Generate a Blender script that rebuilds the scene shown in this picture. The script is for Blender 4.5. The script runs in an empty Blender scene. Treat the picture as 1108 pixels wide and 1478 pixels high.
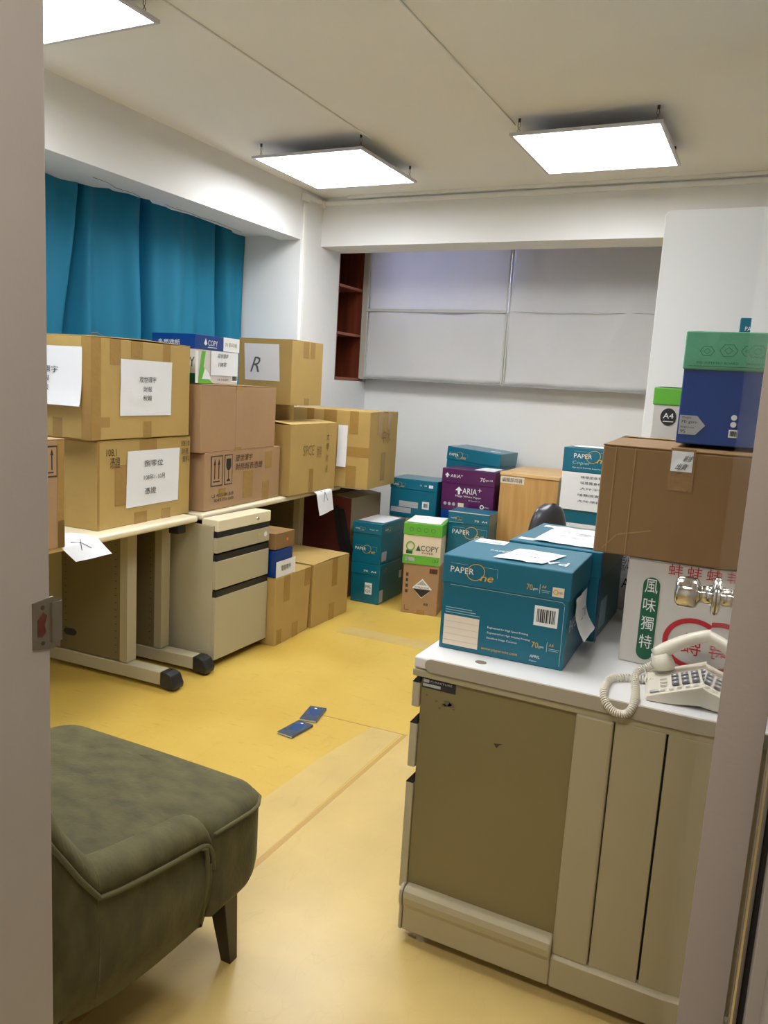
import bpy, bmesh, math, random
from mathutils import Matrix, Vector, noise
random.seed(7)
S = bpy.context.scene
C = S.collection
PI = math.pi

# ------------------------------------------------------------------ camera
H = 1.38
YAW, PITCH, ROLL, FPX = 0.453977059, 0.160140683, 0.0599017688, 1128.58
def cam_rows():
    ca, sa, cb, sb, cc, sc = math.cos(YAW), math.sin(YAW), math.cos(PITCH), math.sin(PITCH), math.cos(ROLL), math.sin(ROLL)
    B = Matrix(((1, 0, 0), (0, 0, -1), (0, 1, 0)))
    Rz = Matrix(((ca, sa, 0), (-sa, ca, 0), (0, 0, 1)))
    Rx = Matrix(((1, 0, 0), (0, cb, -sb), (0, sb, cb)))
    Rr = Matrix(((cc, -sc, 0), (sc, cc, 0), (0, 0, 1)))
    return Rr @ Rx @ B @ Rz
R = cam_rows()
cd = bpy.data.cameras.new('camera'); cam = bpy.data.objects.new('camera', cd); C.objects.link(cam)
m = Matrix.Identity(4)
for i in range(3):
    m[i][0], m[i][1], m[i][2] = R[0][i], -R[1][i], -R[2][i]
m[2][3] = H
cam.matrix_world = m
cd.sensor_fit = 'HORIZONTAL'; cd.sensor_width = 36; cd.lens = FPX / 1108 * 36
cd.clip_start = 0.02; cd.clip_end = 100
S.camera = cam

# ------------------------------------------------------------------ world, lights, exposure
S.view_settings.view_transform = 'Standard'
S.view_settings.look = 'None'
S.view_settings.gamma = 1
S.view_settings.use_curve_mapping = False
S.view_settings.exposure = 1.70
w = bpy.data.worlds.new('dusk_sky'); S.world = w; w.use_nodes = True
w.node_tree.nodes['Background'].inputs[0].default_value = (0.55, 0.6, 1.0, 1)
w.node_tree.nodes['Background'].inputs[1].default_value = 4.0
PANEL_EMIT = 6.5
def area(name, loc, rot, sx, sy, power, col):
    l = bpy.data.lights.new(name, 'AREA'); l.shape = 'RECTANGLE'; l.size = sx; l.size_y = sy; l.energy = power; l.color = col
    o = bpy.data.objects.new(name, l); o.location = loc; o.rotation_euler = rot; C.objects.link(o); return o
area('corridor_lamp', (-0.15, 0.0, 2.5), (0, 0, 0), 0.8, 0.3, 9, (1.0, 0.93, 0.84))

# ------------------------------------------------------------------ materials
MATS = {}
def mat(name, col, rough=0.6, metal=0, bump=0, bscale=60, var=0, vscale=6, spec=0.5, emit=0, trans=0, sheen=0, coat=0, col2=None, stretch=None):
    if name in MATS: return MATS[name]
    M = bpy.data.materials.new(name); M.use_nodes = True; nt = M.node_tree; N = nt.nodes; L = nt.links
    b = N['Principled BSDF']
    b.inputs['Base Color'].default_value = (*col, 1); b.inputs['Roughness'].default_value = rough
    b.inputs['Metallic'].default_value = metal; b.inputs['Specular IOR Level'].default_value = spec
    if coat: b.inputs['Coat Weight'].default_value = coat; b.inputs['Coat Roughness'].default_value = 0.15
    if sheen: b.inputs['Sheen Weight'].default_value = sheen; b.inputs['Sheen Roughness'].default_value = 0.4; b.inputs['Sheen Tint'].default_value = (*[min(1, c * 4 + .1) for c in col], 1)
    if emit: b.inputs['Emission Color'].default_value = (*col, 1); b.inputs['Emission Strength'].default_value = emit
    tc = N.new('ShaderNodeTexCoord'); mp = N.new('ShaderNodeMapping'); L.new(tc.outputs['Object'], mp.inputs[0])
    if stretch: mp.inputs['Scale'].default_value = stretch
    if var or col2:
        n = N.new('ShaderNodeTexNoise'); n.inputs['Scale'].default_value = vscale; n.inputs['Detail'].default_value = 6
        L.new(mp.outputs[0], n.inputs['Vector'])
        r = N.new('ShaderNodeValToRGB'); r.color_ramp.elements[0].position = .32; r.color_ramp.elements[1].position = .68
        c2 = col2 or tuple(c * (1 - var) for c in col)
        r.color_ramp.elements[0].color = (*c2, 1); r.color_ramp.elements[1].color = (*col, 1)
        L.new(n.outputs['Fac'], r.inputs[0]); L.new(r.outputs[0], b.inputs['Base Color'])
    if bump:
        n2 = N.new('ShaderNodeTexNoise'); n2.inputs['Scale'].default_value = bscale; n2.inputs['Detail'].default_value = 4
        L.new(mp.outputs[0], n2.inputs['Vector'])
        bp = N.new('ShaderNodeBump'); bp.inputs['Strength'].default_value = bump; bp.inputs['Distance'].default_value = 0.01
        L.new(n2.outputs['Fac'], bp.inputs['Height']); L.new(bp.outputs[0], b.inputs['Normal'])
    if trans:
        t = N.new('ShaderNodeBsdfTranslucent'); t.inputs[0].default_value = (*col, 1)
        mx = N.new('ShaderNodeMixShader'); mx.inputs[0].default_value = trans
        out = N['Material Output']
        L.new(b.outputs[0], mx.inputs[1]); L.new(t.outputs[0], mx.inputs[2]); L.new(mx.outputs[0], out.inputs[0])
    MATS[name] = M
    return M
def srgb(r, g, b):
    f = lambda c: (c / 255 / 12.92) if c / 255 <= .04045 else ((c / 255 + .055) / 1.055) ** 2.4
    return (f(r), f(g), f(b))
wall_m = mat('painted_wall', srgb(232, 233, 233), .7, bump=.12, bscale=25, var=.04, vscale=2)
ceil_m = mat('painted_ceiling', srgb(238, 238, 236), .8, bump=.08, bscale=20, var=.03, vscale=1.5)
trunk_m = mat('white_trunking', srgb(236, 236, 234), .5)
kraft = mat('kraft_card', srgb(184, 154, 90), .75, bump=.1, bscale=30, var=.1, vscale=5)
kraft2 = mat('pinkish_card', srgb(168, 134, 98), .75, bump=.1, bscale=30, var=.08, vscale=5)
kraft3 = mat('plain_brown_card', srgb(136, 104, 64), .75, bump=.1, bscale=30, var=.08, vscale=5)
kraft_in = mat('dark_card', srgb(120, 90, 55), .8)
tape_m = mat('brown_tape', srgb(164, 130, 72), .25, bump=.2, bscale=50, var=.08, vscale=20)
ctape = mat('clear_tape', srgb(146, 114, 72), .15, bump=.3, bscale=60)
paper = mat('white_paper', srgb(226, 228, 232), .8, bump=.1, bscale=20)
ink = mat('black_ink', srgb(35, 35, 38), .6)
inkb = mat('marker_ink', srgb(60, 52, 40), .6)
ink_faint = mat('faint_pencil', srgb(128, 102, 62), .7)
teal = mat('teal_print', srgb(0, 100, 124), .35, var=.08, vscale=4, coat=.12)
teal_top = mat('teal_lid', srgb(0, 104, 130), .3, var=.08, vscale=4, coat=.2)
tealw = mat('pale_teal_print', srgb(150, 190, 200), .5)
gold = mat('gold_print', srgb(214, 170, 60), .4)
whitep = mat('white_print', srgb(228, 232, 232), .5)
greyp = mat('grey_print', srgb(170, 172, 176), .6)
purple = mat('purple_print', srgb(84, 24, 84), .3, var=.08, coat=.3)
green = mat('green_print', srgb(98, 176, 58), .4)
dgreen = mat('dark_green_print', srgb(14, 92, 62), .45)
sea = mat('sea_green_tape', srgb(92, 172, 136), .25, bump=.3, bscale=30, var=.15, vscale=8, coat=.5)
blue = mat('blue_print', srgb(0, 56, 132), .3, coat=.3)
red = mat('red_print', srgb(186, 36, 48), .5)
offw = mat('white_card', srgb(206, 202, 196), .6, var=.04)
cream = mat('cream_card', srgb(226, 212, 190), .6)
plast = mat('black_plastic', srgb(30, 31, 33), .4)
chrome = mat('chrome', srgb(208, 205, 200), .12, metal=1)
beige = mat('beige_steel', srgb(176, 168, 140), .4, var=.03)
beige_l = mat('light_beige_steel', srgb(168, 158, 128), .42, var=.03)
beige_d = mat('olive_panel', srgb(128, 116, 78), .4, var=.04, vscale=3)
topm = mat('grey_laminate', srgb(214, 214, 214), .3, var=.02)
edge_m = mat('laminate_edge', srgb(166, 157, 140), .4)
wtop_m = mat('cream_laminate', srgb(226, 216, 186), .35)
frame_m = mat('painted_door_frame', srgb(160, 153, 147), .5, bump=.03, bscale=120, var=.04)
velvet = mat('olive_velvet', srgb(88, 83, 50), .85, bump=.15, bscale=90, sheen=.22, col2=srgb(64, 60, 34), vscale=14, stretch=(1, 1.6, .8))
velvet_p = mat('olive_velvet_piping', srgb(82, 77, 46), .85, sheen=.35)
darkwood = mat('dark_wood', srgb(26, 13, 11), .35, var=.3, vscale=12)
redwood = mat('red_brown_wood', srgb(116, 52, 28), .45, col2=srgb(84, 34, 18), vscale=4, stretch=(6, 1, .5))
oak = mat('oak_veneer', srgb(204, 160, 98), .45, col2=srgb(186, 140, 80), vscale=5, stretch=(8, 8, .6))
oak_t = mat('pale_oak_top', srgb(222, 184, 128), .45, col2=srgb(206, 166, 108), vscale=5, stretch=(1, 8, 8))
phone_m = mat('ivory_plastic', srgb(212, 206, 190), .35)
key_m = mat('grey_key', srgb(105, 108, 114), .4)
dark = mat('dark_gap', srgb(14, 12, 10), .8)

# ------------------------------------------------------------------ mesh helpers
class MB:
    def __init__(s): s.v = []; s.f = []; s.mi = []; s.mats = []
    def midx(s, m):
        if m not in s.mats: s.mats.append(m)
        return s.mats.index(m)
    def add(s, vs, fs, m, M=None):
        o = len(s.v); k = s.midx(m)
        for p in vs: s.v.append(tuple(M @ Vector(p)) if M else tuple(p))
        for f in fs: s.f.append([o + i for i in f]); s.mi.append(k)
    def box(s, x0, x1, y0, y1, z0, z1, m, M=None):
        s.add([(x0, y0, z0), (x1, y0, z0), (x1, y1, z0), (x0, y1, z0), (x0, y0, z1), (x1, y0, z1), (x1, y1, z1), (x0, y1, z1)],
              [(0, 3, 2, 1), (4, 5, 6, 7), (0, 1, 5, 4), (1, 2, 6, 5), (2, 3, 7, 6), (3, 0, 4, 7)], m, M)
    def prism(s, poly, t0, t1, m, M=None):
        n = len(poly)
        vs = [(x, y, t0) for x, y in poly] + [(x, y, t1) for x, y in poly]
        s.add(vs, [tuple(reversed(range(n))), tuple(range(n, 2 * n))] + [(i, (i + 1) % n, n + (i + 1) % n, n + i) for i in range(n)], m, M)
    def tube(s, pts, r, m, n=8, M=None, cap=True):
        pts = [Vector(p) for p in pts]; vs = []; fs = []; up = Vector((0, 0, 1)); prev = None
        for i, p in enumerate(pts):
            t = (pts[min(i + 1, len(pts) - 1)] - pts[max(i - 1, 0)]).normalized()
            if prev is None:
                a = t.cross(up if abs(t.z) < .95 else Vector((1, 0, 0))).normalized()
            else:
                a = (prev - t * prev.dot(t)).normalized()
            prev = a; b = t.cross(a); rr = r[i] if isinstance(r, (list, tuple)) else r
            for k in range(n):
                q = 2 * PI * k / n; vs.append(p + (a * math.cos(q) + b * math.sin(q)) * rr)
        for i in range(len(pts) - 1):
            for k in range(n):
                fs.append((i * n + k, i * n + (k + 1) % n, (i + 1) * n + (k + 1) % n, (i + 1) * n + k))
        if cap: fs.append(tuple(reversed(range(n)))); fs.append(tuple(range((len(pts) - 1) * n, len(pts) * n)))
        s.add(vs, fs, m, M)
    def grid(s, fn, nu, nv, m, M=None):
        vs = [fn(i / nu, j / nv) for j in range(nv + 1) for i in range(nu + 1)]
        fs = [(j * (nu + 1) + i, j * (nu + 1) + i + 1, (j + 1) * (nu + 1) + i + 1, (j + 1) * (nu + 1) + i) for j in range(nv) for i in range(nu)]
        s.add(vs, fs, m, M)
    def ring(s, cx, cy, ra, rb, wd, m, M, z=.0016, tilt=0, n=40, a0=0, a1=2 * PI):
        vs = []; fs = []
        for i in range(n + 1):
            a = a0 + (a1 - a0) * i / n
            for k in (0, 1):
                x = (ra - k * wd) * math.cos(a); y = (rb - k * wd) * math.sin(a)
                vs.append((cx + x * math.cos(tilt) - y * math.sin(tilt), cy + x * math.sin(tilt) + y * math.cos(tilt), z))
        for i in range(n): fs.append((2 * i + 1, 2 * i, 2 * i + 2, 2 * i + 3))
        s.add(vs, fs, m, M)
    def plate(s, u0, v0, u1, v1, m, M, z=.0012, t=.0006):
        s.box(u0, u1, v0, v1, z - t, z, m, M)
    def text(s, txt, u, v, h, m, M, w=None, z=.0018, shear=0, rot=0):
        me = text_mesh(txt)
        xs = [p.co.x for p in me.vertices]; ys = [p.co.y for p in me.vertices]
        if not xs: return
        x0, x1, y0, y1 = min(xs), max(xs), min(ys), max(ys)
        sy = h / max(y1 - y0, 1e-6); sx = sy if w is None else w / max(x1 - x0, 1e-6)
        vs = []
        for p in me.vertices:
            a = (p.co.x - x0) * sx; b = (p.co.y - y0) * sy; a += b * shear
            vs.append((u + a * math.cos(rot) - b * math.sin(rot), v + a * math.sin(rot) + b * math.cos(rot), z))
        s.add(vs, [tuple(f.vertices) for f in me.polygons], m, M)
    def build(s, name, parent=None, bevel=0, smooth=False, seg=2, label=None, sub=0):
        me = bpy.data.meshes.new(name); me.from_pydata(s.v, [], s.f)
        for m in s.mats: me.materials.append(m)
        for p, k in zip(me.polygons, s.mi): p.material_index = k; p.use_smooth = smooth
        me.validate(); me.update()
        if bevel:
            bm = bmesh.new(); bm.from_mesh(me); bmesh.ops.recalc_face_normals(bm, faces=bm.faces[:])
            ed = [e for e in bm.edges if len(e.link_faces) == 2 and e.calc_face_angle(0) > math.radians(35)]
            bmesh.ops.bevel(bm, geom=ed, offset=bevel, segments=seg, profile=.5, affect='EDGES', clamp_overlap=True)
            bm.to_mesh(me); bm.free()
        o = bpy.data.objects.new(name, me); C.objects.link(o)
        if parent: o.parent = parent
        if sub:
            b = o.modifiers.new('sub', 'SUBSURF'); b.levels = sub; b.render_levels = sub
        if label: o['label'] = label
        return o
_T = {}
def text_mesh(t):
    if t not in _T:
        c = bpy.data.curves.new('lettering', 'FONT'); c.body = t; c.resolution_u = 2
        o = bpy.data.objects.new('lettering', c); C.objects.link(o)
        bpy.context.view_layer.update()
        me = bpy.data.meshes.new_from_object(o.evaluated_get(bpy.context.evaluated_depsgraph_get()))
        C.objects.unlink(o); bpy.data.objects.remove(o); bpy.data.curves.remove(c); _T[t] = me
    return _T[t]
def thing(name, label, cat, loc=(0, 0, 0), rz=0, group=None):
    o = bpy.data.objects.new(name, None); C.objects.link(o); o.location = loc; o.rotation_euler = (0, 0, rz); o.empty_display_size = .05
    o['label'] = label; o['category'] = cat
    if group: o['group'] = group
    return o
def tag(o, label, cat, group=None):
    o['label'] = label; o['category'] = cat
    if group: o['group'] = group
    return o
def struct(o): o['kind'] = 'structure'; return o
def sbox(name, x0, x1, y0, y1, z0, z1, m, bevel=0):
    b = MB(); b.box(x0, x1, y0, y1, z0, z1, m); return struct(b.build(name, bevel=bevel))

# ------------------------------------------------------------------ the room
XW, YA, YB, Y1, Y2, ZC, ZB = -2.86, 4.41, 4.66, 4.92, 5.40, 2.58, 2.27
# floor material: yellow resin with worn paler sheets
def floor_mat():
    M = bpy.data.materials.new('yellow_floor'); M.use_nodes = True; nt = M.node_tree; N = nt.nodes; L = nt.links
    b = N['Principled BSDF']; tc = N.new('ShaderNodeTexCoord')
    n = N.new('ShaderNodeTexNoise'); n.inputs['Scale'].default_value = 1.7; n.inputs['Detail'].default_value = 7; L.new(tc.outputs['Object'], n.inputs['Vector'])
    r = N.new('ShaderNodeValToRGB'); r.color_ramp.elements[0].position = .3; r.color_ramp.elements[1].position = .72
    r.color_ramp.elements[0].color = (*srgb(188, 154, 66), 1); r.color_ramp.elements[1].color = (*srgb(211, 182, 90), 1)
    L.new(n.outputs['Fac'], r.inputs[0])
    # scuffs: thin stretched noise
    mp = N.new('ShaderNodeMapping'); mp.inputs['Scale'].default_value = (3, 14, 1); mp.inputs['Rotation'].default_value = (0, 0, .9); L.new(tc.outputs['Object'], mp.inputs[0])
    n2 = N.new('ShaderNodeTexNoise'); n2.inputs['Scale'].default_value = 3; n2.inputs['Detail'].default_value = 10; n2.inputs['Roughness'].default_value = .7; L.new(mp.outputs[0], n2.inputs['Vector'])
    r2 = N.new('ShaderNodeValToRGB'); r2.color_ramp.elements[0].position = .28; r2.color_ramp.elements[0].color = (.62, .58, .5, 1); r2.color_ramp.elements[1].position = .42; r2.color_ramp.elements[1].color = (1, 1, 1, 1)
    L.new(n2.outputs['Fac'], r2.inputs[0])
    mx = N.new('ShaderNodeMixRGB'); mx.blend_type = 'MULTIPLY'; mx.inputs[0].default_value = .6; L.new(r.outputs[0], mx.inputs[1]); L.new(r2.outputs[0], mx.inputs[2]); L.new(mx.outputs[0], b.inputs['Base Color'])
    rr = N.new('ShaderNodeMapRange'); rr.inputs['To Min'].default_value = .28; rr.inputs['To Max'].default_value = .5; L.new(n.outputs['Fac'], rr.inputs[0]); L.new(rr.outputs[0], b.inputs['Roughness'])
    return add_scratches(M)
def add_scratches(M):
    # long thin wear scratches: contour lines of stretched noise
    nt = M.node_tree; N = nt.nodes; L = nt.links; b = N['Principled BSDF']; src = b.inputs['Base Color'].links[0].from_socket
    tc = N.new('ShaderNodeTexCoord'); prev = src
    for k, (rot, sc) in enumerate(((.4, (5, 1.2, 1)), (-.7, (4, 1.5, 1)), (1.5, (3.5, .9, 1)))):
        mp = N.new('ShaderNodeMapping'); mp.inputs['Scale'].default_value = sc; mp.inputs['Rotation'].default_value = (0, 0, rot); L.new(tc.outputs['Object'], mp.inputs[0])
        n = N.new('ShaderNodeTexNoise'); n.inputs['Scale'].default_value = 2.2 + k; n.inputs['Detail'].default_value = 1; L.new(mp.outputs[0], n.inputs['Vector'])
        a = N.new('ShaderNodeMath'); a.operation = 'SUBTRACT'; a.inputs[1].default_value = .5; L.new(n.outputs['Fac'], a.inputs[0])
        c = N.new('ShaderNodeMath'); c.operation = 'ABSOLUTE'; L.new(a.outputs[0], c.inputs[0])
        rp = N.new('ShaderNodeValToRGB'); rp.color_ramp.elements[0].position = .001; rp.color_ramp.elements[0].color = (.86, .82, .76, 1); rp.color_ramp.elements[1].position = .004; rp.color_ramp.elements[1].color = (1, 1, 1, 1); L.new(c.outputs[0], rp.inputs[0])
        mx = N.new('ShaderNodeMixRGB'); mx.blend_type = 'MULTIPLY'; mx.inputs[0].default_value = .32; L.new(prev, mx.inputs[1]); L.new(rp.outputs[0], mx.inputs[2]); prev = mx.outputs[0]
    L.new(prev, b.inputs['Base Color'])
    return M
fl_m = floor_mat()
sheet_m = mat('worn_clear_sheet', srgb(200, 174, 110), .3, var=.12, vscale=5, bump=.05, bscale=12)
add_scratches(sheet_m)
seam_m = mat('seam_line', srgb(176, 142, 78), .4)
floor = sbox('floor', -3.6, 2.2, -1.6, 5.9, -.1, 0, fl_m)
b = MB()
b.prism([(-1.17, 1.0), (-1.165, 2.72), (.6, 2.76), (.6, -1.4), (-1.17, -1.4)], 0, .0012, sheet_m)
struct(b.build('trim_1', floor))
b = MB()
b.prism([(-1.38, 1.3), (-1.36, 2.35), (-1.32, 2.72), (-1.19, 2.725), (-1.185, 1.3)], 0, .0009, sheet_m)
b.prism([(-1.186, 1.0), (-1.181, 2.72), (-1.165, 2.72), (-1.17, 1.0)], 0, .0016, seam_m)
b.prism([(-1.63, 2.69), (-1.63, 2.696), (-1.165, 2.726), (-1.165, 2.72)], 0, .0012, seam_m)
b.prism([(-2.06, 3.70), (-2.04, 3.83), (-1.0, 3.86), (-1.0, 3.73)], 0, .001, sheet_m)
struct(b.build('trim_2', floor))
sbox('ceiling', -3.6, 2.2, -1.6, 5.9, ZC, ZC + .1, ceil_m)
# left wall: low wall under the window, beam over it, column
b = MB()
b.box(-3.5, -3.0, .7, YA, 0, .92, wall_m)
b.box(-3.02, XW, .7, YA, ZB, ZC, wall_m)
b.box(-3.5, -3.02, .7, YA, 2.46, ZC, wall_m)
b.box(-3.5, -3.42, 4.1, YA, .9, 2.5, wall_m); b.box(-3.5, -3.42, .7, 1.2, .9, 2.5, wall_m)
b.box(-3.5, XW, YA, Y1, 0, ZC, wall_m)
b.box(-3.5, XW, Y1, 5.8, 0, 1.40, wall_m)
b.box(-3.6, -3.46, .7, YA, 2.2, ZC, wall_m)
b.box(-3.6, -3.3, Y1, 5.8, 1.4, ZC, wall_m)
b.box(-3.5, -3.46, .7, YA, .92, 1.0, wall_m)
struct(b.build('wall_left'))
b = MB()   # torn soffit board over the curtain, and a crack in it
pts = [(-3.36, .7), (-3.36, 2.4), (-3.34, 2.6), (-3.35, 2.76), (-3.325, 2.87), (-3.335, 2.98), (-3.30, 3.02), (-3.285, 3.10), (-3.22, 3.14), (-3.235, 3.19), (-3.20, 3.26), (-3.205, 3.34), (-3.185, 3.40), (-3.225, 3.46), (-3.215, 3.56), (-3.235, 3.62), (-3.21, 3.75), (-3.22, 3.9), (-3.235, 4.05), (-3.25, 4.2), (-3.31, 4.30), (-3.32, 4.41)]
b.prism([(-3.02, 4.41), (-3.02, .7)] + [pts[0]] + pts[1:], 2.298, 2.312, wall_m)
struct(b.build('trim_3'))
b = MB()
cr = [(-3.06, 2.62, 2.2975), (-3.045, 2.68, 2.2975), (-3.07, 2.76, 2.2975), (-3.08, 2.86, 2.2975), (-3.12, 2.95, 2.2975), (-3.13, 3.05, 2.2975), (-3.17, 3.14, 2.2975), (-3.16, 3.25, 2.2975), (-3.185, 3.33, 2.2975)]
cr2 = [(-3.17, 3.50, 2.2975), (-3.185, 3.6, 2.2975), (-3.17, 3.7, 2.2975), (-3.19, 3.82, 2.2975), (-3.18, 3.95, 2.2975), (-3.2, 4.1, 2.2975), (-3.21, 4.25, 2.2975)]
for c_ in (cr, cr2): b.tube(c_, [.0008 + .0012 * abs(math.sin(i * 1.3)) for i in range(len(c_))], mat('crack_shade', srgb(120, 112, 98), .9), n=4)
struct(b.build('trim_4'))
# back wall with the beam in front of the window recess
b = MB()
b.box(XW, 2.1, YB, Y1, ZB, ZC, wall_m)
b.box(XW, 2.1, Y2, 5.55, 0, 1.90, wall_m)
b.box(XW, -2.74, Y2, 5.55, 1.9, 2.5, wall_m)
b.box(XW, 2.1, Y2, 5.55, 2.5, ZC, wall_m)
b.box(-.7, 2.1, Y2, 5.55, 1.9, 2.5, wall_m)
b.box(XW - .3, -2.86, Y2 - .02, 5.55, 1.40, ZC, wall_m)
struct(b.build('wall_back'))
b = MB()
b.box(2.0, 2.15, -1.5, 5.55, 0, ZC, wall_m)
struct(b.build('wall_right'))
b = MB()   # wall with the doorway we stand in
b.box(-3.5, -.90, .52, .66, 0, ZC, wall_m)
b.box(.14, 2.1, .52, .66, 0, ZC, wall_m)
b.box(-.90, .14, .52, .66, 2.2, ZC, wall_m)
struct(b.build('wall_front'))
b = MB()
b.box(-3.6, 2.2, -1.6, -1.5, 0, ZC, wall_m); b.box(-3.6, -3.5, -1.6, .7, 0, ZC, wall_m)
struct(b.build('wall_corridor'))
# window behind the curtain, window behind the blinds
def window(name, along, a0, a1, z0, z1, c, n=3):
    b = MB(); fm = mat('window_frame', srgb(150, 150, 150), .4, metal=.6); gl = glass_m
    def bx(p0, p1, q0, q1, m, t0=-.025, t1=.025):
        if along == 'y': b.box(c + t0, c + t1, p0, p1, q0, q1, m)
        else: b.box(p0, p1, c + t0, c + t1, q0, q1, m)
    for k in range(n + 1):
        p = a0 + (a1 - a0) * k / n; bx(p - .02, p + .02, z0, z1, fm)
    bx(a0, a1, z0, z0 + .04, fm); bx(a0, a1, z1 - .04, z1, fm); bx(a0, a1, z0, z1, gl, -.003, .003)
    return struct(b.build(name))
glass_m = bpy.data.materials.new('window_glass'); glass_m.use_nodes = True
g = glass_m.node_tree.nodes['Principled BSDF']; g.inputs['Transmission Weight'].default_value = 1; g.inputs['Roughness'].default_value = .05; g.inputs['IOR'].default_value = 1.1
window('window_1', 'y', .7, YA, .96, 2.3, -3.48, 4)
window('window_2', 'x', -2.74, -.7, 1.9, 2.5, 5.5, 2)
sbox('daylight_blocker', -1.9, 3.0, 5.9, 6.0, 0, 4, mat('blocker_grey', srgb(120, 118, 112), .9))  # unseen slab added outside to keep daylight off the right blind

# trunking
b = MB(); b.box(XW, XW + .014, 4.425, 4.452, .98, 2.50, trunk_m); b.box(XW, XW + .03, 4.40, 4.46, 2.505, 2.55, trunk_m)
b.box(XW, XW + .016, 4.46, YB, 2.53, 2.556, trunk_m)
struct(b.build('trim_5', bevel=.002))
b = MB(); b.box(XW, 2.0, YB - .016, YB, 2.525, 2.552, trunk_m); b.box(XW + .2, 2.0, YB - .03, YB, ZC - .018, ZC, trunk_m)
b.box(XW, XW + .03, YB - .03, YB, 2.515, 2.56, trunk_m); b.box(-2.2, -2.195, YB - .018, YB, 2.523, 2.554, ceil_m); b.box(-.85, -.845, YB - .018, YB, 2.523, 2.554, ceil_m)
struct(b.build('trim_6', bevel=.002))
for i, x in enumerate((-1.96, -1.225)):
    b = MB(); b.box(x - .009, x + .009, .7, 3.61, ZC - .008, ZC, trunk_m); struct(b.build('trim_%d' % (7 + i), bevel=.003))

# ------------------------------------------------------------------ doorway
b = MB()
b.box(-.93, -.82, .45, .70, 0, 2.25, frame_m); b.box(-.83, -.8205, .45, .655, 0, 2.25, frame_m)
struct(b.build('door_frame_left', bevel=.002)).name = 'trim_9'
b = MB()
b.box(.0385, .10, .66, .70, 0, 2.25, frame_m); b.box(.049, .14, .45, .668, 0, 2.25, frame_m)
b.box(-.93, .14, .45, .70, 2.2, 2.25, frame_m)
b.box(.0285, .040, .69, .71, 0, 2.2, dark)
b.tube([(.0305, .688, .0), (.0305, .688, 2.2)], .0035, chrome, n=12)
struct(b.build('trim_10', bevel=.001))
door_m = mat('glossy_door', srgb(150, 142, 134), .2, spec=.6, coat=1.0)
door_m.node_tree.nodes['Principled BSDF'].inputs['Coat Roughness'].default_value = .03
door_e = mat('door_edge_paint', srgb(152, 142, 136), .5, bump=.03, bscale=150, var=.04)
ang = math.atan2(.045, .8)
dr = bpy.data.objects.new('door_1', None); C.objects.link(dr); dr.location = (-.0133, .70, 0); dr.rotation_euler = (0, 0, ang); struct(dr)
b = MB(); b.box(0, .038, .003, .80, .01, 2.18, door_m); b.box(0, .0375, 0, .003, .01, 2.18, door_e)
o = b.build('door_leaf', dr)
b = MB()
def lathe(b, prof, m, M, n=28):
    vs = []; fs = []
    for (z, r) in prof:
        for k in range(n): a = 2 * PI * k / n; vs.append((r * math.cos(a), r * math.sin(a), z))
    for i in range(len(prof) - 1):
        for k in range(n): fs.append((i * n + k, i * n + (k + 1) % n, (i + 1) * n + (k + 1) % n, (i + 1) * n + k))
    fs.append(tuple(reversed(range(n)))); fs.append(tuple(range((len(prof) - 1) * n, len(prof) * n)))
    b.add(vs, fs, m, M)
KM = Matrix.Translation((0, .715, 1.06)) @ Matrix.Rotation(-PI / 2, 4, 'Y')
lathe(b, [(0, .033), (.003, .033), (.006, .030), (.008, .018), (.022, .014), (.026, .016), (.03, .024), (.034, .027), (.06, .0265), (.064, .024), (.066, .018), (.0665, .008)], chrome, KM)
b.build('door_knob', dr, smooth=True)
b = MB()   # strike plate on the left jamb
P = Matrix(((0, 0, 1, -.82), (1, 0, 0, 0), (0, 1, 0, 0), (0, 0, 0, 1)))
steel = mat('worn_steel', srgb(150, 142, 130), .35, metal=.9, var=.15, vscale=30)
b.prism([(.672, 1.016), (.704, 1.010), (.716, 1.020), (.716, 1.074), (.704, 1.082), (.672, 1.078)], 0, .0018, steel, P)
b.box(.700, .716, 1.02, 1.074, .0018, .0045, steel, P)
b.prism([(.679, 1.032), (.686, 1.030), (.692, 1.036), (.690, 1.046), (.694, 1.058), (.688, 1.064), (.679, 1.054)], .0018, .0022, mat('rusty_hole', srgb(96, 44, 22), .9, var=.5, vscale=80), P)
for zz in (1.022, 1.070):
    b.prism([(.687 + .003 * math.cos(k * PI / 5), zz + .003 * math.sin(k * PI / 5)) for k in range(10)], .0018, .0023, mat('screw', srgb(90, 82, 72), .4, metal=.8), P)
sp = b.build('strike_plate'); tag(sp, 'worn steel strike plate screwed to the left door jamb', 'strike plate')

# ------------------------------------------------------------------ ceiling lights
emit = bpy.data.materials.new('lamp_diffuser'); emit.use_nodes = True
e = emit.node_tree.nodes['Principled BSDF']; e.inputs['Emission Color'].default_value = (.97, .985, 1, 1); e.inputs['Emission Strength'].default_value = PANEL_EMIT; e.inputs['Base Color'].default_value = (.8, .8, .8, 1)
_n = emit.node_tree.nodes; _l = emit.node_tree.links
_g = _n.new('ShaderNodeNewGeometry'); _d = _n.new('ShaderNodeVectorMath'); _d.operation = 'DOT_PRODUCT'; _l.new(_g.outputs['Normal'], _d.inputs[0]); _l.new(_g.outputs['Incoming'], _d.inputs[1])
_m = _n.new('ShaderNodeMath'); _m.operation = 'MULTIPLY_ADD'; _m.inputs[1].default_value = PANEL_EMIT * .6; _m.inputs[2].default_value = PANEL_EMIT * .52; _l.new(_d.outputs['Value'], _m.inputs[0]); _l.new(_m.outputs[0], e.inputs['Emission Strength'])
alum = mat('aluminium_frame', srgb(206, 204, 212), .4, metal=0)
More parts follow.
